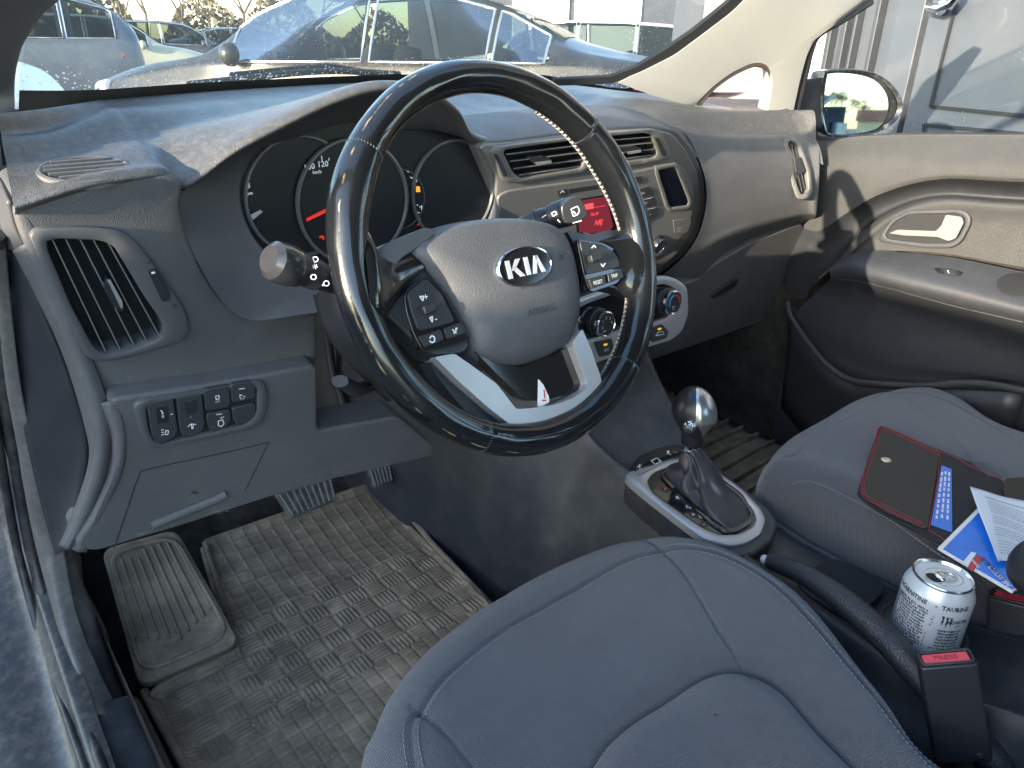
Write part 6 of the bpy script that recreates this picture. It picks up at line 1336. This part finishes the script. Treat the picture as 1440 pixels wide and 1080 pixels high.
wq('pale_panel', GP, 1102, 1142, GZ+.05, 2.9, .02); wq('corner_strip', GD, 1170, 1176, GZ, 2.9, .03); wq('corner_strip', GD, 1188, 1196, GZ, 2.9, .03); wq('corner_strip', GD, 1205, 1209, GZ, 2.9, .03)
wq('corner_strip', GD, 1232, 1238, GZ, 2.9, .03)
wq('door_leaf', GW, 1262, 1300, GZ+.03, 2.9, .03)
u0 = BFm.px(1312, 60)[0]
zl = 0.06
prism('door_leaf', GW, BFm, [(u0, GZ+.03),(u0+.95, GZ+.03),(u0+.95, 2.8),(u0, 2.8)], .0, .04, bld, bevel=.006)
DL = Fr(BFm.P(0,0,.045), wn, u=-wd_)
b0_ = DL.px(1306,150); b1_ = DL.px(1440,163)
lines('panel_joint', BLACKH, DL, [[(1348,-10),(1308,150)],[(1308,150),(1440,163),(1600,180)],[(1299,172),(1298,192),(1298,230)],[(1300,176),(1390,184),(1600,204)]], .010, bld, th=.001)
hA = DL.P(*DL.px(1326,11), .0)
tube('door_handle', CHROME, [hA, hA+wn*.05, DL.P(*DL.px(1345,13), .06), DL.P(*DL.px(1362,6), .06), DL.P(*DL.px(1372,-6), .06), DL.P(*DL.px(1378,-30), .06)], .011, bld, m=14)
rev('handle_rose', CHROME, [(.02,0),(.02,.006),(.012,.008),(0,.008)], hA, wn, bld, m=24)
# far garage with white doors behind the cars
far_b = thing('far_garage', 'distant grey garage row with large white doors behind the white estate', 'building', (14,15,GZ))
FB = Fr((13,14.5,0), nrm((-.45,-.9,0)))
prism('wall', GW, FB, [(-3.2,GZ),(9,GZ),(9,4),(-3.2,4)], -1, 0, far_b, bevel=0)
for a0, a1 in ((720,800),(808,902),(1003,1080),(1100,1200)):
    u_0, u_1 = FB.px(a0, 10)[0], FB.px(a1, 10)[0]; prism('garage_door', mat('garage_white', (.8,.8,.78), .7) if 'garage_white' not in bpy.data.materials else bpy.data.materials['garage_white'], FB, [(u_0,GZ+.02),(u_1,GZ+.02),(u_1,3),(u_0,3)], 0, .06, far_b, bevel=.02)
# trees beyond the car park
BARK = mat('bark', (.10,.08,.06), .9); 
LV = [mat('leaves_'+str(i), c_, .8) for i, c_ in enumerate(((.10,.085,.045),(.14,.11,.05),(.07,.075,.04)))]
def tree(x, y, H, seed, lv, label, sparse=1.0):
    r = random.Random(seed); t = thing('tree', label, 'tree', (x, y, GZ), 'trees beyond the car park'); O = np.array([x, y, GZ]); b = MB(); tips = []
    def branch(P, d, L_, rad, dep):
        Q = P+d*L_; M_ = (P+Q)/2+np.array([r.uniform(-.08,.08)*L_ for _ in range(3)]); v, f = tube_g([P, M_, Q], rad, m=5, rr=[rad, rad*.8, rad*.62]); b.add(v, f)
        if dep == 0: tips.append((Q, L_)); return
        for _ in range(r.choice((2,3,3))):
            nd_ = nrm(d+np.array([r.uniform(-.8,.8), r.uniform(-.8,.8), r.uniform(-.1,.7)])); branch(Q, nd_, L_*r.uniform(.6,.82), rad*.6, dep-1)
        if dep < 3: tips.append((Q, L_))
    branch(O, nrm((r.uniform(-.05,.05), r.uniform(-.05,.05), 1)), H*.22, H*.011, 5)
    b.mk('trunk', BARK, t, ang=0)
    V_ = []; F_ = []
    for Q, L_ in tips:
        for _ in range(int(9*sparse)):
            p = Q+np.array([r.gauss(0, .42), r.gauss(0, .42), r.gauss(0, .38)])*L_*1.1; a_ = nrm([r.gauss(0,1) for _ in range(3)]); c_ = nrm(np.cross(a_, [r.gauss(0,1) for _ in range(3)])); sz = r.uniform(.05,.12)*H/9
            k = len(V_); V_ += [p-a_*sz, p+c_*sz*.6, p+a_*sz, p-c_*sz*.6]; F_.append((k, k+1, k+2, k+3))
    mk('crown', V_, F_, lv, t, smooth=False)
kinds = ['bare brown tree', 'dull green tree', 'thin autumn tree']
for i, (px_, Y, H) in enumerate(((95,38,9),(135,42,8),(180,34,7),(215,45,10),(262,36,8),(300,40,9),(345,46,11),(395,38,8),(450,48,10),(520,42,9),(640,50,10),(-60,40,9),(20,36,8))):
    p = at(px_, 60, y=Y); tree(p[0], Y, H, 40+i, LV[i % 3], ['leafy brown tree at the far edge of the car park','dull ochre tree at the far edge of the car park','dark green tree at the far edge of the car park'][i % 3], .8)
# behind us, seen in the door mirror
for i, (x, y, H) in enumerate(((-7,-96,6.5),(-4.2,-104,7.5),(-1.6,-98,5.5),(-5.6,-112,8),(1.2,-100,4.5),(3,-94,4))): tree(x, y, H, 90+i, LV[(i+1) % 3], 'tree behind the car, seen only in the door mirror', .5)
hs_ = thing('far_house', 'small pale house reflected in the door mirror', 'house', (-.5,-78,GZ))
v, f = box_g((-1.5,-80,GZ), (.8,-78,GZ+1.4)); mk('wall', v, f, mat('house_wall', (.6,.5,.3), .8), hs_, smooth=False)
mk('roof', [(-1.7,-80.3,GZ+1.4),(1,-80.3,GZ+1.4),(1,-77.7,GZ+1.4),(-1.7,-77.7,GZ+1.4),(-1.7,-79,GZ+2.4),(1,-79,GZ+2.4)], [(0,1,5,4),(2,3,4,5),(0,4,3),(1,2,5),(0,3,2,1)], mat('house_roof', (.2,.08,.05), .8), hs_, smooth=False)
hg = mat('hedge_leaves', (.12,.10,.055), .9)
V_ = []; F_ = []
for k in range(16000):
    px_ = random.uniform(-350, 900); Y = random.uniform(48, 54); p = at(px_, 60, y=Y); q = np.array([p[0], Y, GZ+random.random()**1.3*3.8*(.75+.3*math.sin(px_*.05)+.2*math.sin(px_*.021))]); a_ = nrm(rng.normal(size=3)); c_ = nrm(np.cross(a_, rng.normal(size=3))); sz = random.uniform(.12,.3)
    n_ = len(V_); V_ += [q-a_*sz, q+c_*sz*.6, q+a_*sz, q-c_*sz*.6]; F_.append((n_, n_+1, n_+2, n_+3))
ho_ = mk('undergrowth', V_, F_, hg, None, smooth=False); ho_['kind'] = 'stuff'; ho_['label'] = 'brown winter scrub along the far side of the car park'; ho_['category'] = 'scrub'
